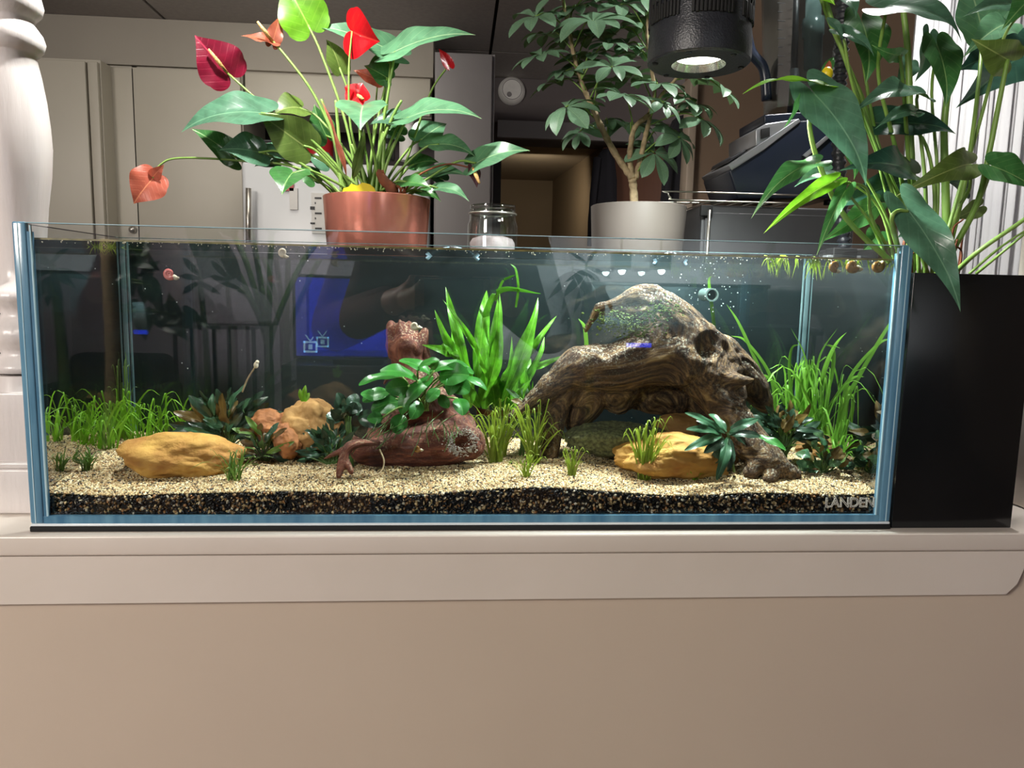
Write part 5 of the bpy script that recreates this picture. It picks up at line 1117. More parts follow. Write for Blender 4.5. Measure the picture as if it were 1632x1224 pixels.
# tall plant in the black planter --------------------------------------------
tp = thing('flamingo_plant', (at(1460, 430, .1).x, .1, zT-.012), 'tall leafy plant with big drooping arrow leaves in the black planter', 'plant')
YP = 0.10
TL = [ # base, tip, hw, normal, mat, kind, Yb, Ye, arc
 ((1412, 14), (1540, 60), 42, (0, -.75, .75), 'L_dark', 'heart', .02, .0, .12), ((1433, 88), (1392, 74), 12, (0, -.6, -.5), 'L_mid', 'heart', .02, .0, .1), ((1374, 36), (1384, 130), 34, (.1, -1, .2), 'L_mid', 'heart', .08, .06, .08), ((1340, 50), (1395, 86), 12, (-.3, -.8, .6), 'L_dark', 'heart', .04, .02, .1),
 ((1318, 28), (1345, 62), 7, (-.3, -.9, .5), 'L_dark', 'lance', .04, .03, .1), ((1494, 74), (1511, 168), 28, (0, -1, .15), 'L_mid', 'heart', .08, .06, .06), ((1565, 50), (1535, -40), 36, (-.2, -.9, .5), 'L_pale', 'heart', .18, .2, .05), ((1600, 40), (1540, 84), 26, (0, -.8, .6), 'L_pale', 'heart', .16, .12, .08),
 ((1606, 95), (1552, 64), 26, (0, -.8, -.5), 'L_olive', 'heart', .06, .04, .06), ((1640, 80), (1532, 164), 42, (0, -.9, .4), 'L_deep', 'heart', .24, .2, .08), ((1575, 90), (1530, 110), 26, (0, -1, .2), 'L_deep', 'heart', .26, .24, .05), ((1462, 150), (1358, 176), 24, (0, -.8, .75), 'L_dark', 'heart', .05, .02, .14),
 ((1402, 196), (1528, 208), 27, (0, -.9, .4), 'L_deep', 'heart', .09, .07, .06), ((1455, 178), (1398, 200), 14, (0, -.8, .6), 'L_dark', 'heart', .05, .03, .1), ((1300, 152), (1386, 292), 36, (-.35, -.8, .6), 'L_dark', 'heart', .02, .0, .10), ((1345, 146), (1186, 134), 14, (0, -.3, 1), 'L_lime', 'lance', .02, -.01, .06),
 ((1275, 148), (1253, 204), 6, (.6, -.8, 0), 'L_mid', 'lance', .0, .0, .02), ((1296, 262), (1198, 340), 19, (-.3, -.8, .7), 'L_mid', 'heart', -.02, -.05, .14), ((1326, 290), (1221, 365), 15, (-.2, -.9, .4), 'L_lime', 'arrow', -.03, -.06, .1), ((1346, 306), (1302, 402), 14, (-.5, -.9, .3), 'L_mid', 'arrow', -.03, -.06, .08),
 ((1452, 275), (1346, 265), 30, (0, -.9, .45), 'L_deep', 'heart', .07, .03, .1), ((1546, 262), (1434, 308), 24, (.1, -.9, .3), 'L_olive', 'heart', .05, .02, .16), ((1448, 336), (1536, 494), 30, (-.25, -1, .15), 'L_dark', 'heart', -.01, -.05, .08), ((1582, 265), (1652, 302), 30, (.1, -1, .35), 'L_mid', 'heart', .04, .02, .05),
 ((1350, 232), (1364, 285), 18, (.3, -1, .1), 'L_mid', 'heart', .08, .07, .1), ((1320, 272), (1268, 294), 15, (0, -.8, .6), 'L_dark', 'heart', .06, .04, .1), ((1540, 300), (1508, 288), 18, (0, -1, .2), 'L_deep', 'heart', .16, .15, .1), ((1342, -6), (1366, 26), 16, (0, -.8, .6), 'L_dark', 'heart', .06, .04, .1),
 ((1300, -20), (1330, 6), 18, (0, -.8, -.4), 'L_lime', 'heart', .05, .03, .1), ((1450, 100), (1428, 136), 16, (0, -1, .2), 'L_dark', 'heart', .12, .1, .05), ((1480, 60), (1462, 130), 18, (.3, -1, .1), 'L_dark', 'heart', .14, .13, .05), ((1310, 120), (1330, 90), 8, (0, -1, .2), 'L_mid', 'lance', .1, .1, .05),
 ((1640, 10), (1540, 18), 26, (0, -.8, .6), 'L_dark', 'heart', .1, .08, .06), ((1650, -10), (1600, 42), 22, (0, -.8, .6), 'L_mid', 'heart', .04, .02, .06), ((1390, 330), (1310, 385), 18, (0, -1, .2), 'L_mid', 'heart', .10, .08, .08), ((1470, 350), (1432, 378), 18, (0, -1, .2), 'L_deep', 'heart', .14, .13, .08),
 ((1430, 290), (1330, 330), 22, (0, -1, .2), 'L_deep', 'heart', .13, .12, .05), ((1400, 372), (1376, 400), 18, (0, -1, .1), 'L_mid', 'heart', .16, .16, .05), ((1560, 330), (1520, 350), 14, (0, -1, .1), 'L_olive', 'heart', .2, .2, .05)]
rnd = random.Random(17)
for i, (b, e, hw, n, mt, kd, Yb, Ye, arc) in enumerate(TL):
    leafobj(tp, b, e, hw, Yb, Ye, n, M[mt], kd, arc=arc, fold=.3, wave=.03, seed=i, nu=20, nv=5, curl=.12)
def cane(pts, Y, r, mat='stem', name='stem'):
    sp = spline([at(p[0], p[1], p[2] if len(p) > 2 else Y) for p in pts], 6); n = len(sp); m = MB(); m.tube(sp, [r*(1.25-.5*i/n) for i in range(n)], 8); obj(name, m, mat, tp, True)
for pts, Y, r in [([(1452, 445), (1455, 330), (1450, 200), (1448, 100), (1440, 20), (1430, -40)], .1, .0038), ([(1452, 440, .1), (1440, 340, .09), (1400, 250, .08), (1360, 140, .05), (1345, 62, .04)], .1, .002), ([(1510, 440), (1507, 300), (1505, 200), (1515, 120)], .12, .0042),
        ([(1452, 445), (1350, 350), (1305, 260), (1290, 200), (1296, 180), (1303, 168)], .03, .0026), ([(1430, 420, .1), (1390, 350, .02), (1380, 300, -.01), (1330, 290, -.03)], 0, .0017), ([(1500, 430, .1), (1555, 330, .07), (1575, 250, .06), (1595, 150, .06), (1606, 95, .06)], 0, .003),
        ([(1505, 430, .12), (1560, 320, .1), (1580, 270, .05), (1584, 266, .04)], 0, .0022), ([(1505, 430, .1), (1540, 280, .1), (1560, 130, .12), (1565, 50, .18)], 0, .0024), ([(1440, 436, .05), (1425, 370, .0), (1422, 345, -.015), (1432, 336, -.012), (1447, 337, -.01)], 0, .0022), ([(1475, 445), (1475, 300), (1462, 175), (1462, 152, .05)], .09, .002),
        ([(1505, 425, .09), (1525, 340, .07), (1545, 300, .06), (1546, 262, .05)], 0, .002), ([(1480, 440), (1440, 330), (1400, 230), (1376, 100), (1374, 38, .08)], .09, .002), ([(1470, 440), (1490, 330), (1470, 220), (1402, 196)], .1, .002), ([(1465, 440), (1460, 350), (1452, 276)], .08, .002), ([(1490, 440), (1530, 300), (1560, 200), (1600, 60), (1640, 10)], .11, .002),
        ([(1520, 436, .02), (1560, 400, -.01), (1632, 350, -.03), (1680, 310, -.04)], 0, .0022), ([(1556, 436, .03), (1600, 400, .0), (1660, 350, -.02)], 0, .0014), ([(1545, 436, .06), (1600, 390, .06), (1680, 340, .05)], 0, .0014), ([(1420, 430), (1390, 360), (1350, 306, -.03)], .05, .0016), ([(1440, 430), (1410, 340), (1350, 235, .08)], .09, .0016),
        ([(1430, 436), (1400, 330), (1330, 275, .06)], .07, .0015), ([(1485, 440), (1495, 300), (1485, 150), (1494, 76, .08)], .1, .0018), ([(1460, 430, .1), (1430, 250, .08), (1400, 120, .06), (1412, 16, .02)], 0, .0022), ([(1460, 430, .1), (1448, 260, .08), (1440, 140, .05), (1434, 88, .02)], 0, .0022), ([(1300, -30), (1320, 30), (1350, 100), (1380, 170), (1400, 260), (1440, 420)], .08, .0018), ([(1310, -20), (1335, 60), (1370, 160), (1420, 300), (1455, 420)], .06, .002)]:
    cane(pts, Y, r)
for k in range(24):
    x = rnd.choice([1438, 1448, 1500, 1510, 1522]); x += rnd.uniform(-6, 6); y0 = rnd.uniform(370, 430)
    cane([(x, 445), (x+rnd.uniform(-8, 8), y0), (x+rnd.uniform(-14, 14), y0-rnd.uniform(5, 25))], .06+rnd.uniform(-.03, .05), .0012, 'root', 'root')
leafobj(tp, (1316, 120), (1322, 96), 6, .05, .05, (0, -1, .1), M['S_salmon'], 'lance', 'bud')
m = MB(); c = at(1318, 118, .03); m.ball(c, .0075, 2, (.8, .8, 1.0)); obj('bud', m, 'yellow', tp, True)

# ------------------------------------------------------------------ hanging lamps
def lamp_housing(c, label, detail=True):
    r = 79*mpp(c.y); t = thing('hanging_lamp', c, label, 'lamp', None)
    m = MB(); m.lathe([(r*.52, .0), (r*.94, .0), (r*.985, .002), (r, .008), (r*.985, .030), (r*.97, .034), (r*.955, .135), (r*.93, .142), (r*.3, .146)], c, 72, caps=False); h = obj('housing', m, 'lampblk', t, True, 35)
    m = MB(); m.lathe([(r*.52, .0), (r*.5, .003), (r*.36, .024), (0.0, .026)], c, 48, caps=False); m.f = [f[::-1] for f in m.f]; obj('reflector', m, 'reflector', t, True)
    m = MB(); m.lathe([(0.0, .0085), (r*.46, .0085), (r*.46, .0095), (0, .0095)], c, 40); obj('lens', m, 'lens', t, True)
    if detail:
        for g in range(6):
            for s in range(11 if g % 2 == 0 else 11):
                a = -PI/2+R(g*60+(s-5)*4.3-4)
                for zz, hh in ((.047, .0085), (.069, .0095)) if s % 2 else ((.058, .019),):
                    q = c+Vector((math.cos(a)*r*.966, math.sin(a)*r*.966, zz)); m = MB(); m.box((-.0018, -.0022, -hh), (.0018, .0016, hh), .0009)
                    rot = Matrix.Rotation(a+PI/2, 3, 'Z'); m.v = [rot @ v+q for v in m.v]; obj('vent_slot', m, 'dark', h, True)
        for a in (-60, -120, 60, 120, 0, 180):
            q = c+Vector((math.cos(R(a))*r*.86, math.sin(R(a))*r*.86, .0)); m = MB(); m.lathe([(0.0, -.0014), (.003, -.0014), (.0035, .0)], q, 12); obj('screw', m, 'dark', t, True)
    m = MB(); m.tube([c+Vector((0, 0, .146)), (c.x, c.y, CEIL)], .0025, 8); obj('cord', m, 'lampblk', t, True)
    return t
lamp_housing(LAMP1, 'black cylindrical spot lamp shining down over the right half of the tank')
lamp_housing(LAMP2, 'black cylindrical spot lamp hanging above the anthurium', False)
lamp_housing(LAMP3, 'black cylindrical spot lamp hanging above the curtain', False)
# ribbed gooseneck arm
gn = thing('gooseneck_stand', (at(1338, 380, .3).x, .3, SZ), 'black ribbed flexible lamp arm rising behind the tall plant', 'lamp arm')
pth = spline(P([(1350, 420), (1340, 330), (1336, 200), (1340, 100), (1345, 0), (1340, -80)], .30), 30); rad = [.0088+.0018*math.cos(i*1.9) for i in range(len(pth))]
m = MB(); m.tube(pth, rad, 16); obj('arm', m, 'lampblk', gn, True)
m = MB(); p = pth[0]; m.box((p.x-.03, .27, SZ), (p.x+.03, .33, p.z+.02), .004); obj('clamp', m, 'charcoal', gn, True, 40)

# ------------------------------------------------------------------ jar, toaster oven, blender
jr = thing('glass_jar', (at(785, 400, .33).x, .33, SZ), 'round lidded glass jar between the two plant pots', 'jar')
c = Vector((at(785, 360, .33).x, .33, SZ)); r = 39*mpp(.33); zt = at(785, 331, .30).z-SZ
m = MB(); m.lathe([(r*.9, 0), (r, .004), (r, zt-.022), (r*.92, zt-.015), (r*.92, zt-.004), (r*.9, zt), (r*.86, zt-.002), (r*.9, zt-.02), (r*.94, zt-.03), (r*.94, .006), (0, .006)], c, 48); obj('body', m, 'jarglass', jr, True)
m = MB(); m.lathe([(r*.9, 0), (r*.9, .006), (r*.3, .008), (0, .008)], c+Vector((0, 0, zt)), 40); obj('lid', m, 'jarglass', jr, True)
m = MB(); m.tube([c+Vector((math.cos(a)*r*.93, math.sin(a)*r*.93, zt-.006)) for a in [k*PI/20 for k in range(41)]], .0016, 8); obj('rim', m, 'steel', jr, True)
m = MB(); zj = at(785, 374, .33).z-SZ; m.lathe([(r*.9, .008), (r*.91, zj-.012), (r*.8, zj-.006), (r*.3, zj), (0, zj-.002)], c, 32); obj('contents', m, 'pinkwax', jr, True)
ov = thing('toaster_oven', (at(1240, 400, .42).x, .48, SZ), 'black toaster oven under the blender, wire rack on top', 'oven')
a = at(1118, 326, .40); b = at(1365, 318, .40)
m = MB(); m.box((a.x, .40, SZ+.006), (b.x, .56, a.z), .004); obj('body', m, 'charcoal', ov, True, 40)
m = MB(); m.box((a.x+.006, .396, SZ+.03), (b.x-.02, .3995, a.z-.012), .001); d = obj('door', m, 'charcoal', ov, True, 40)
m = MB(); m.tube([(a.x+.008, .385, a.z-.01), (a.x+.008, .385, SZ+.03)], .0022, 10); obj('handle', m, 'steel', d, True)
m = MB(); m.box((a.x-.004, .388, a.z-.018), (a.x+.014, .396, a.z-.002), .001); obj('hinge', m, 'dark', ov, True, 40)
for x in (a.x+.01, b.x-.01):
    for y in (.41, .55): m = MB(); m.lathe([(.006, 0), (.006, .006)], (x, y, SZ), 12); obj('foot', m, 'dark', ov, True)
wr = thing('wire_rack', at(1150, 326, .42), 'thin steel wire rack lying on the toaster oven', 'rack')
m = MB(); za, zb_ = at(1150, 322, .41).z, at(1150, 309, .41).z; xa_, xb_ = at(1062, 322, .41).x, at(1270, 322, .41).x
m.tube(spline([(xb_, .40, za), (xa_+.02, .40, za), (xa_+.004, .40, za+.003), (xa_, .40, zb_-.003), (xa_+.008, .40, zb_), (xb_, .40, zb_)], 5), .0013, 8); obj('frame_wire', m, 'steel', wr, True)
m = MB(); m.tube(spline([(xb_, .54, za), (xa_+.02, .54, za), (xa_, .54, (za+zb_)/2), (xa_+.02, .54, zb_), (xb_, .54, zb_)], 5), .0013, 8); obj('frame_wire', m, 'steel', wr, True)
for k in range(9): x = xa_+.02+k*(xb_-xa_-.02)/8; m = MB(); m.tube([(x, .40, za), (x, .54, za)], .0009, 6); obj('cross_wire', m, 'steel', wr, True)
YB = .45
bl = thing('blender', (at(1260, 318, YB).x, YB+.06, at(1260, 318, YB).z), 'kitchen blender with tall clear jug and slanted navy base', 'blender')
def pf(pts, y0, y1, mat, name, parent=bl, Y=YB, bev=.003):
    m = MB(); q = [at(a, b, Y) for a, b in pts]; m.prism([(p.x, p.z) for p in q][::-1], y0, y1)
    bm = bmesh.new(); vv = [bm.verts.new(v) for v in m.v]
    for f in m.f: bm.faces.new([vv[i] for i in f])
    bmesh.ops.recalc_face_normals(bm, faces=bm.faces[:])
    if bev: bmesh.ops.bevel(bm, geom=bm.edges[:], offset=bev, segments=3, profile=.5, affect='EDGES')
    bm.verts.index_update(); n = MB(); n.add([v.co.copy() for v in bm.verts], [tuple(v.index for v in f.verts) for f in bm.faces]); bm.free()
    return obj(name, n, mat, parent, True, 40)
pf([(1162, 272), (1176, 316), (1340, 316), (1345, 200), (1318, 190), (1275, 192), (1215, 236), (1185, 252)], YB, YB+.13, 'navy', 'base')
pf([(1160, 264), (1166, 272), (1216, 240), (1276, 194), (1272, 189), (1210, 230)], YB-.002, YB+.132, 'silver', 'trim_band', bev=.001)
pf([(1206, 232), (1206, 206), (1222, 196), (1274, 188), (1274, 196), (1240, 220)], YB+.004, YB+.126, 'silver', 'control_panel', bev=.002)
pf([(1214, 205), (1228, 202), (1228, 217), (1214, 221)], YB+.002, YB+.006, 'dark', 'display', bev=.0004)
pf([(1168, 256), (1200, 236), (1196, 234), (1172, 248)], YB+.02, YB+.11, 'charcoal', 'button_pad', bev=.001)
pf([(1222, 196), (1222, 180), (1330, 172), (1335, 196), (1275, 192)], YB+.01, YB+.12, 'navy', 'collar')
pf([(1278, 248), (1328, 206), (1330, 212), (1284, 252)], YB-.003, YB, 'silver', 'trim_band', bev=.0005)
for x in (1190, 1225, 1320): m = MB(); m.lathe([(.007, -.009), (.007, .0)], at(x, 318, YB+.04), 12); obj('foot', m, 'dark', bl, True)
xa_, xb_ = at(1222, 100, YB+.06).x, at(1332, 100, YB+.06).x; z0_, z1_ = at(1275, 178, YB+.06).z, at(1275, -60, YB+.06).z
xm = (xa_+xb_)/2; hw_ = (xb_-xa_)/2
def jug_ring(z, s): 
    return [(xm+sx*hw_*s, YB+.065+sy*hw_*s*.85, z) for sx, sy in [(-1, -.7), (-.7, -1), (.7, -1), (1, -.7), (1, .7), (.7, 1), (-.7, 1), (-1, .7)]]
m = MB(); vs = jug_ring(z0_, .78)+jug_ring(z1_, 1.05)+jug_ring(z1_, 1.0)+jug_ring(z0_+.004, .74)
m.add(vs, [(r_*8+k, r_*8+(k+1) % 8, (r_+1)*8+(k+1) % 8, (r_+1)*8+k) for r_ in range(3) for k in range(8)]); jg = obj('jug', m, clear('jug_plastic', 0.14, tint=(.72, .76, .76, 1), rough=.12), bl)
m = MB(); m.tube(P([(1266, 180), (1266, 110)], YB+.065), [.012, .007], 14); m.tube(P([(1266, 112), (1270, -40)], YB+.065), [.0055, .0045], 12); obj('spindle', m, 'charcoal', bl, True)
m = MB(); m.tube(P([(1296, 110), (1296, 60), (1296, 58), (1296, 30), (1296, 28), (1296, -40)], YB+.065), [.015, .015, .018, .018, .013, .013], 16); obj('tamper', m, 'pipe', bl, True)
m = MB(); m.tube(spline(P([(1222, 160), (1217, 110), (1196, 80), (1190, 30), (1200, -30)], YB+.065), 6), .0085, 12); obj('handle', m, 'navy', bl, True)
for k in range(8):
    y = 6+k*14; m = MB(); a = at(1238, y, YB+.01); m.box((a.x, YB+.006, a.z-.0006), (a.x+.012-(k % 2)*.004, YB+.0075, a.z+.0006)); obj('scale_mark', m, 'dark', jg)
# small clutter by the right rim (behind the tank)
cl_ = thing('filter_clip', at(1355, 400, .24), 'black clamp with grey bracket at the back right rim', 'clip')
m = MB(); a = at(1340, 392, .24); m.box((a.x-.012, .235, WL-.02), (a.x+.022, .26, H+.012), .002); obj('body', m, 'dark', cl_, True, 40)
m = MB(); m.box((a.x-.02, .236, H-.004), (a.x+.028, .25, H+.002), .001); obj('bracket', m, 'silver', cl_, True, 40)

# dark things low behind the post (kitchen worktop)
wk = thing('worktop', (-1.6, 2.3, FLOOR), 'dark kitchen worktop glimpsed left behind the white post', 'worktop')
zz_ = at(10, 600, 1.7).z
m = MB(); m.box((-2.55, 1.7, zz_-.03), (at(330, 500, 1.7).x, 2.74, zz_)); obj('slab', m, 'shelf', wk)
m = MB(); m.box((-2.55, 1.75, FLOOR), (at(330, 500, 1.7).x-.03, 2.74, zz_-.03)); obj('body', m, 'cab', wk)
for k in range(5):
    t = thing('magazine', at(5, 590-k*12, 1.8), ['lowest dark magazine of the stack behind the post', 'second dark magazine from the bottom behind the post', 'middle dark magazine of the stack behind the post', 'fourth dark magazine of the stack behind the post', 'topmost magazine of the stack behind the post'][k], 'magazine', 'magazines behind the post')
    c = at(5, 596, 1.8); m = MB(); m.box((c.x-.16+k*.004, 1.74, zz_+.001+k*.019), (c.x+.12-k*.006, 1.95, zz_+.018+k*.019)); obj('cover', m, 'charcoal' if k % 2 else 'grey', t)

# ------------------------------------------------------------------ the room behind the camera, seen mirrored in the front glass
def blob(name, tubes, mat, voxel, parent=None, smooth_it=4, balls=()):
    m = MB()
    for pts in tubes:
        pp = spline([Vector(p[:3]) for p in pts], 5); rs = spline([Vector((p[3], 0, 0)) for p in pts], 5)
        m.tube(pp, [max(.003, q.x) for q in rs], 14); m.ball(pts[0][:3], pts[0][3]*.98, 2); m.ball(pts[-1][:3], pts[-1][3]*.98, 2)
    for c, r, sc in balls: m.ball(c, r, 3, sc)
    me = mesh('tmp', m); o = bpy.data.objects.new('tmp', me); COL.objects.link(o)
    md = o.modifiers.new('r', 'REMESH'); md.mode = 'VOXEL'; md.voxel_size = voxel
    sm = o.modifiers.new('s', 'SMOOTH'); sm.iterations = smooth_it; sm.factor = .5
    ev = bpy.data.meshes.new_from_object(o.evaluated_get(bpy.context.evaluated_depsgraph_get())); bpy.data.objects.remove(o)
    off = wpos(parent) if parent else Vector((0, 0, 0)); ev.transform(Matrix.Translation(-off)); ev.materials.clear(); ev.materials.append(M[mat])
    ev.polygons.foreach_set('use_smooth', [True]*len(ev.polygons)); o = bpy.data.objects.new(name, ev); COL.objects.link(o); o.parent = parent; return o
# person holding the phone
px_, py_ = refl(708, 450, 1.17).x, -1.17
man = thing('person', (px_, py_, FLOOR), 'person in a maroon knit shirt and dark trousers photographing the tank with a phone', 'person')
hip, sho, hd = -.08, .42, .60
def sym(f): return [f(-1), f(1)]
hands = {-1: Vector((CAM.x-.085, CAM.y-.03, .235)), 1: Vector((CAM.x+.075, CAM.y-.03, .235))}
body = [[(px_, py_, hip, .13), (px_, py_, .10, .12), (px_, py_+.01, .28, .14), (px_, py_, .38, .12)], [(px_, py_, .42, .06), (px_, py_+.005, .50, .055), (px_, py_+.01, .56, .055)]]
for s in (-1, 1):
    h = hands[s]; el = Vector((px_+s*.27, py_+.06, .14)); sh_ = Vector((px_+s*.18, py_, .40))
    body += [[(px_, py_, .38, .10), (px_+s*.10, py_, .41, .07), (*sh_, .062)], [(*sh_, .06), (*sh_.lerp(el, .5), .05), (*el, .042)], [(*el, .042), (*el.lerp(h, .45), .038), (h.x+s*.025, h.y-.03, h.z-.01, .026)],
             [(px_+s*.08, py_, hip, .11), (px_+s*.09, py_+.01, -.30, .085), (px_+s*.095, py_+.01, -.50, .062), (px_+s*.095, py_, -.70, .058), (px_+s*.10, py_, -.93, .042)], [(px_+s*.10, py_, -.95, .042), (px_+s*.105, py_+.08, -.965, .034), (px_+s*.11, py_+.17, -.975, .026)],
             [(h.x+s*.025, h.y-.03, h.z-.01, .026), (h.x+s*.012, h.y-.012, h.z, .026)]]
    for i in range(4):   # fingers curl behind and under the phone
        z0 = h.z+.028-i*.019; L = (.9, 1.0, .95, .78)[i]
        body.append([(h.x+s*.012, h.y-.018, z0, .0095), (h.x-s*.012*L, h.y-.020, z0, .0088), (h.x-s*.034*L, h.y-.004, z0, .008), (h.x-s*.046*L, h.y+.004, z0+.002, .0072)])
    body.append([(h.x+s*.02, h.y-.02, h.z-.025, .012), (h.x+s*.006, h.y-.04, h.z-.02, .010), (h.x-s*.018, h.y-.046, h.z-.008, .009)])
blob('body', body, 'skin', .005, man, 3, balls=[((px_, py_+.02, .655), .098, (.80, .98, 1.22)), ((px_, py_+.112, .64), .018, (.7, 1, 1.3)), ((px_, py_+.045, .60), .07, (.85, .9, .9)), ((px_-.082, py_+.01, .645), .022, (.4, .8, 1.3)), ((px_+.082, py_+.01, .645), .022, (.4, .8, 1.3))])
for s in (-1, 1):
    m = MB(); m.ball((px_+s*.032, py_+.098, .665), .013, 2); obj('eye', m, 'paper', man, True)
m = MB(); m.ball((px_, py_+.102, .600), .022, 2, (1.1, .4, .3)); obj('mouth', m, 'snailp', man, True)
shirt = [[(px_, py_, hip-.02, .155), (px_, py_, .10, .145), (px_, py_+.01, .28, .155), (px_, py_, .385, .13)]]
for s in (-1, 1):
    h = hands[s]; el = Vector((px_+s*.27, py_+.06, .14)); sh_ = Vector((px_+s*.18, py_, .40))
    shirt += [[(px_, py_, .38, .115), (px_+s*.10, py_, .41, .085), (*sh_, .078)], [(*sh_, .078), (*sh_.lerp(el, .5), .068), (*el, .060)], [(*el, .060), (*el.lerp(h, .45), .052), (*el.lerp(h, .7), .044)]]
blob('shirt', shirt, 'shirt', .009, man, 4)
tr = []
for s in (-1, 1): tr.append([(px_+s*.07, py_, hip, .128), (px_+s*.09, py_+.01, -.30, .10), (px_+s*.095, py_+.01, -.52, .078), (px_+s*.095, py_, -.70, .072), (px_+s*.10, py_, -.93, .066)])
blob('trousers', tr, 'jeans', .009, man, 4)
blob('hair', [[(px_-.05, py_-.04, .72, .06), (px_, py_-.03, .755, .065), (px_+.05, py_-.04, .72, .06)], [(px_-.04, py_-.06, .62, .05), (px_, py_-.07, .64, .06), (px_+.04, py_-.06, .62, .05)], [(px_, py_-.06, .64, .07), (px_, py_-.045, .72, .075)]], 'hair', .008, man, 3)
for s in (-1, 1):
    m = MB(); m.box((px_+s*.105-.045, py_-.07, FLOOR), (px_+s*.105+.045, py_+.20, FLOOR+.055), .02); obj('shoe', m, 'charcoal', man, True, 60)
ph = thing('phone', (CAM.x, CAM.y-.02, .235), 'dark phone held sideways in both hands of the person', 'phone')
m = MB(); m.box((CAM.x-.088, CAM.y-.022, CAM.z-.052), (CAM.x+.066, CAM.y-.014, CAM.z+.022), .003); obj('case', m, 'black', ph, True, 40)
m = MB(); m.box((CAM.x-.012, CAM.y-.0138, CAM.z-.022), (CAM.x+.024, CAM.y-.0115, CAM.z+.016), .001); obj('camera_bump', m, 'black', ph, True, 40)

# television with the blue picture
t0, t1 = refl(472, 567, 4.0), refl(684, 446, 4.0)
tv = thing('tv', ((t0.x+t1.x)/2, -4.0, t0.z), 'flat television showing a blue cloudy sky, mirrored in the tank front', 'tv')
m = MB(); m.box((t0.x-.02, -4.04, t0.z-.02), (t1.x+.02, -4.0, t1.z+.02), .005); obj('bezel', m, 'black', tv, True, 40)
mt, nt, b = nodes('tv_screen'); tc = N(nt, 'ShaderNodeTexCoord'); nz = N(nt, 'ShaderNodeTexNoise', i_Scale=5.0, i_Detail=5.0); nt.links.new(tc.outputs['Object'], nz.inputs['Vector'])
rp = ramp(nt, nz.outputs[0], [(.35, (0.01, 0.02, 0.55, 1)), (.55, (0.03, 0.05, 1.0, 1)), (.72, (.22, .14, .9, 1))]); nt.links.new(rp.outputs[0], b.inputs['Emission Color']); b.inputs['Emission Strength'].default_value = 1.5; b.inputs['Base Color'].default_value = (0, 0, 0, 1)
m = MB(); m.box((t0.x, -3.999, t0.z), (t1.x, -3.998, t1.z)); obj('screen', m, mt, tv)
g_ = glow('tv_icon', (.45, .75, 1, 1), 2.2)
q0, q1 = refl(483, 562, 3.99), refl(505, 544, 3.99)
m = MB(); e = .012
for a, b_ in [((q0.x, q0.z), (q1.x, q0.z+e)), ((q0.x, q1.z-e), (q1.x, q1.z)), ((q0.x, q0.z), (q0.x+e, q1.z)), ((q1.x-e, q0.z), (q1.x, q1.z)), ((q0.x+.03, q0.z+.02), (q1.x-.03, q1.z-.02))]: m.box((a[0], -3.9975, a[1]), (b_[0], -3.996, b_[1]))
xm_ = (q0.x+q1.x)/2
for s in (-1, 1): m.tube([(xm_, -3.9965, q1.z), (xm_+s*.03, -3.9965, q1.z+.04)], .004, 6)
obj('screen_icon', m, g_, tv)
cs = refl(600, 610, 3.9); con = thing('media_console', (cs.x, -3.95, FLOOR), 'low dark console under the television', 'console')
zc_ = refl(600, 580, 3.9).z
m = MB(); m.box((t0.x-.04, -4.3, FLOOR+.05), (t1.x+.9, -3.75, zc_), .01); obj('body', m, 'charcoal', con, True, 40)
for k in range(3): m = MB(); w_ = (t1.x-t0.x+.92)/3; m.box((t0.x-.03+k*w_, -3.748, FLOOR+.1), (t0.x-.03+(k+1)*w_-.02, -3.735, zc_-.04), .004); obj('door', m, 'shelf', con, True, 40)
m = MB(); p = refl(530, 570, 3.8); m.box((p.x, -3.9, zc_), (p.x+.3, -3.8, zc_+.05), .006); tag(obj('sound_bar', m, 'black', None, True, 40), 'small black speaker bar below the television', 'speaker')
# rubber tree and other leafy plants
def shadowtree(name, base, top, leaves, Yv, lw, label, kind='heart', cat='plant', stem_r=.03):
    b = refl(base[0], base[1], Yv); b.z = FLOOR+.25; t = thing(name, Vector((b.x, b.y, FLOOR)), label, cat)
    m = MB(); m.lathe([(.11, 0), (.14, .24), (.13, .25), (.12, .22), (0, .22)], (b.x, b.y, FLOOR), 32); obj('pot', m, 'greypot', t, True, 40)
    tp_ = refl(top[0], top[1], Yv); m = MB(); m.tube(spline([b-Vector((0, 0, .03)), b.lerp(tp_, .5)+Vector((.03, 0, 0)), tp_], 6), [stem_r*(1-.03*i) for i in range(13)], 10); obj('trunk', m, 'bark' if stem_r > .03 else 'stemd', t, True)
    for i, (x0_, y0_, x1_, y1_) in enumerate(leaves):
        B = refl(x0_, y0_, Yv+.05*math.sin(i)); T = refl(x1_, y1_, Yv+.05*math.cos(i*2))
        obj('leaf', leaf(B, T, lw*(T-B).length, (.2*math.sin(i), 1, .3), kind, arc=.1, seed=i), 'L_deep', t, True)
        m = MB(); q = b.lerp(tp_, min(1, max(.5, (B.z-b.z)/(tp_.z-b.z+1e-6)))); m.tube([q, q.lerp(B, .5)+Vector((0, 0, .01)), B], .006, 6); obj('stem', m, 'stemd', t, True)
shadowtree('rubber_tree', (165, 700), (172, 380), [(225, 400, 238, 370), (215, 410, 255, 432), (232, 440, 255, 415), (205, 430, 212, 475), (235, 450, 228, 488), (240, 455, 262, 500), (215, 490, 198, 518), (250, 495, 285, 520), (262, 500, 300, 545), (205, 395, 180, 372), (230, 500, 232, 545), (280, 500, 268, 465), (200, 450, 188, 425), (295, 500, 330, 530)], 2.3, .28, 'large dark leaved rubber tree mirrored in the left of the tank front', stem_r=.05)
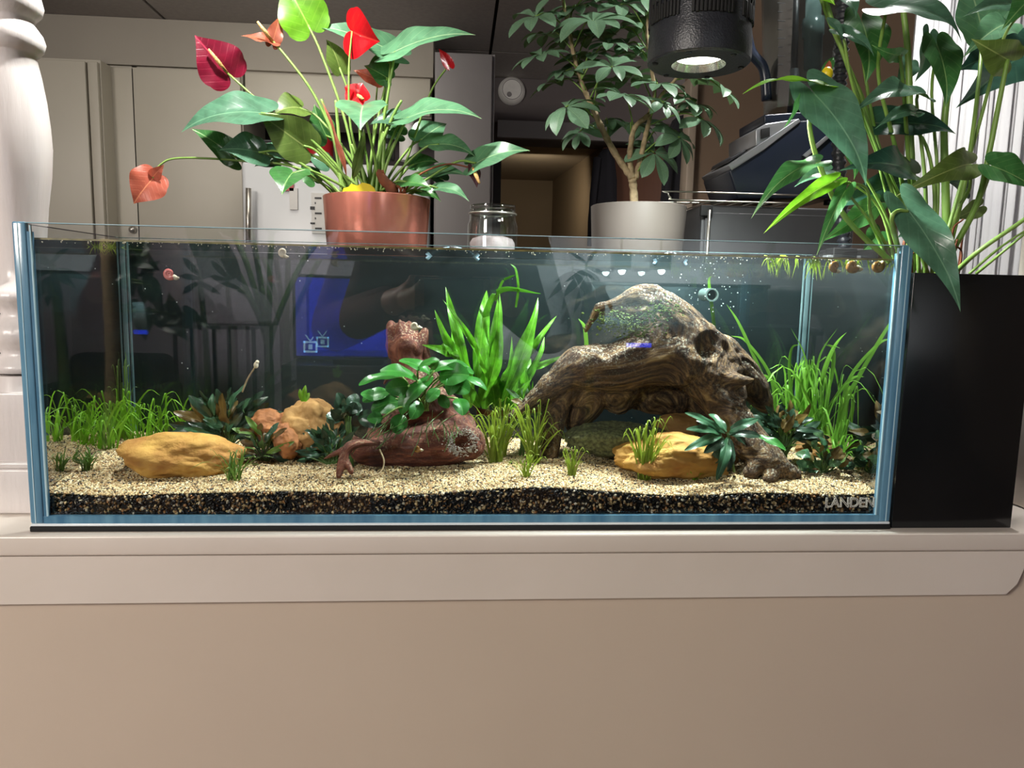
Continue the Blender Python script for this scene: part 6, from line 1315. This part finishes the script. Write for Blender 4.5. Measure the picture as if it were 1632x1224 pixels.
shadowtree('corner_plant', (90, 700), (85, 430), [(85, 430, 140, 445), (85, 430, 120, 460), (80, 440, 75, 490), (85, 430, 40, 445), (80, 420, 110, 395), (85, 430, 100, 480), (82, 425, 50, 400), (80, 440, 55, 485)], 2.6, .14, 'drooping dark plant mirrored near the left end of the tank', 'lance')
fan = thing('banana_plant', refl(428, 690, 3.4)*1.0, 'fan of bare arching stalks mirrored beside the television', 'plant'); fan.location.z = FLOOR
fb = refl(428, 560, 3.4)
m = MB(); m.lathe([(.14, 0), (.18, .32), (.16, .33), (0, .3)], (fb.x, fb.y, FLOOR), 32); obj('pot', m, 'charcoal', fan, True, 40)
for i, (x, y) in enumerate([(345, 385), (375, 380), (400, 372), (432, 375), (505, 385), (380, 460)]):
    e = refl(x, y, 3.4+.1*math.sin(i*2)); m = MB(); m.tube(spline([Vector((fb.x, fb.y, FLOOR+.3)), fb, fb.lerp(e, .55)+Vector((0, 0, .08)), e], 6), .016, 8); obj('stem', m, 'stemd', fan, True)
    d = (e-fb).normalized(); obj('leaf', leaf(e, e+d*.35+Vector((.12 if x > 428 else -.12, 0, .1)), .09, (0, 1, .3), 'lance', arc=.2, seed=i), 'L_deep', fan, True)
shadowtree('feathery_palm', (930, 720), (935, 470), [(935, 440, 915, 500), (935, 430, 900, 450), (935, 430, 965, 470), (935, 425, 975, 445), (935, 440, 950, 520), (935, 420, 905, 400), (935, 420, 955, 395), (935, 450, 925, 540), (935, 430, 890, 480), (935, 430, 978, 500)], 2.8, .08, 'feathery palm mirrored left of the big driftwood', 'lance', stem_r=.025)
shadowtree('tall_fern_plant', (320, 690), (318, 440), [(318, 440, 290, 410), (318, 440, 340, 405), (318, 445, 350, 430), (318, 445, 285, 440), (318, 430, 320, 390), (318, 450, 352, 470), (318, 450, 290, 470)], 3.0, .12, 'thin leafy plant mirrored behind the pink snail', 'lance', stem_r=.02)
# second tank on a dark cabinet with two track lamps over it
c0, c1 = refl(955, 600, 3.3), refl(1320, 456, 3.3)
cab = thing('dark_cabinet', ((c0.x+c1.x)/2, -3.5, FLOOR), 'dark cabinet with a second planted tank mirrored on the right', 'cabinet')
zc2 = refl(1100, 520, 3.3).z
m = MB(); m.box((c0.x, -3.8, FLOOR+.04), (c1.x, -3.3, zc2), .008); obj('body', m, 'charcoal', cab, True, 40)
for k in range(2): m = MB(); w_ = (c1.x-c0.x)/2; m.box((c0.x+k*w_+.01, -3.298, FLOOR+.1), (c0.x+(k+1)*w_-.01, -3.285, zc2-.03), .004); obj('door', m, 'shelf', cab, True, 40)
t2 = thing('small_tank', ((c0.x+c1.x)/2-.2, -3.5, zc2), 'dark second tank on the cabinet mirrored above the driftwood', 'aquarium')
m = MB(); m.box((c0.x+.04, -3.7, zc2+.001), (c1.x-.3, -3.4, c1.z-.02)); obj('water_body', m, 'film', t2)
m = MB(); m.box((c0.x+.03, -3.71, c1.z-.02), (c1.x-.29, -3.39, c1.z), .003); obj('lid', m, 'black', t2, True, 40)
for i, x in enumerate((990, 1053)):
    c = refl(x, 418, 3.1); t = thing('track_lamp', c, ['small square track lamp mirrored above the driftwood peak, farther from the outlet pipe', 'small square track lamp mirrored above the driftwood peak, nearer the outlet pipe'][i], 'lamp', 'track lamps in the room')
    m = MB(); m.box((c.x-.045, c.y-.05, c.z-.04), (c.x+.045, c.y+.05, c.z+.055), .006); obj('housing', m, 'black', t, True, 40)
    m = MB(); m.ball((c.x+.0, c.y+.03, c.z-.045), .019, 2); obj('bulb', m, glow('track_bulb', (.9, 1, .97, 1), 30), t, True)
    m = MB(); m.tube([(c.x, c.y, c.z+.05), (c.x, c.y, CEIL)], .006, 8); obj('rod', m, 'black', t, True)
    spot('track_lamp_light', (c.x, c.y+.05, c.z-.08), (c.x+.3*i, -4.4, c.z+.15), 150, 210, (.85, 1, .97), .02, .9)
lb = refl(1024, 552, 3.2); m = MB(); m.box((lb.x-.07, -3.283, lb.z-.012), (lb.x+.07, -3.270, lb.z+.012), .002)
tag(obj('led_strip', m, glow('blue_led', (.02, .06, 1, 1), 5), None, True, 40), 'glowing blue strip light mirrored on the driftwood', 'light')
# slim side table in the left of the mirror image
s0, s1 = refl(268, 640, 3.7), refl(398, 522, 3.7)
tb = thing('metal_table', ((s0.x+s1.x)/2, -3.95, FLOOR), 'slim dark metal table mirrored above the bushy plant', 'table')
m = MB(); m.box((s0.x, -4.1, s1.z-.02), (s1.x, -3.8, s1.z), .003); obj('top', m, 'shelf', tb, True, 40)
for x in (s0.x+.01, s1.x-.01, (s0.x+s1.x)/2):
    for y in (-4.09, -3.81): m = MB(); m.box((x-.01, y-.01, FLOOR), (x+.01, y+.01, s1.z-.02)); obj('leg', m, 'black', tb)
sofa = thing('armchair', (refl(120, 640, 3.6).x, -3.7, FLOOR), 'dark upholstered armchair mirrored at the left', 'chair')
q = refl(120, 575, 3.6); q.x = max(q.x, -2.0)
m = MB(); m.box((q.x-.45, -4.1, FLOOR+.12), (q.x+.15, -3.4, FLOOR+.45), .05); obj('seat', m, 'coat', sofa, True, 60)
m = MB(); m.box((q.x-.45, -4.2, FLOOR+.12), (q.x+.15, -4.0, q.z), .06); obj('backrest', m, 'coat', sofa, True, 60)
for s in (-1, 1): m = MB(); m.box((q.x-.15+s*.32-.06, -4.1, FLOOR+.12), (q.x-.15+s*.32+.06, -3.4, FLOOR+.62), .04); obj('armrest', m, 'coat', sofa, True, 60)
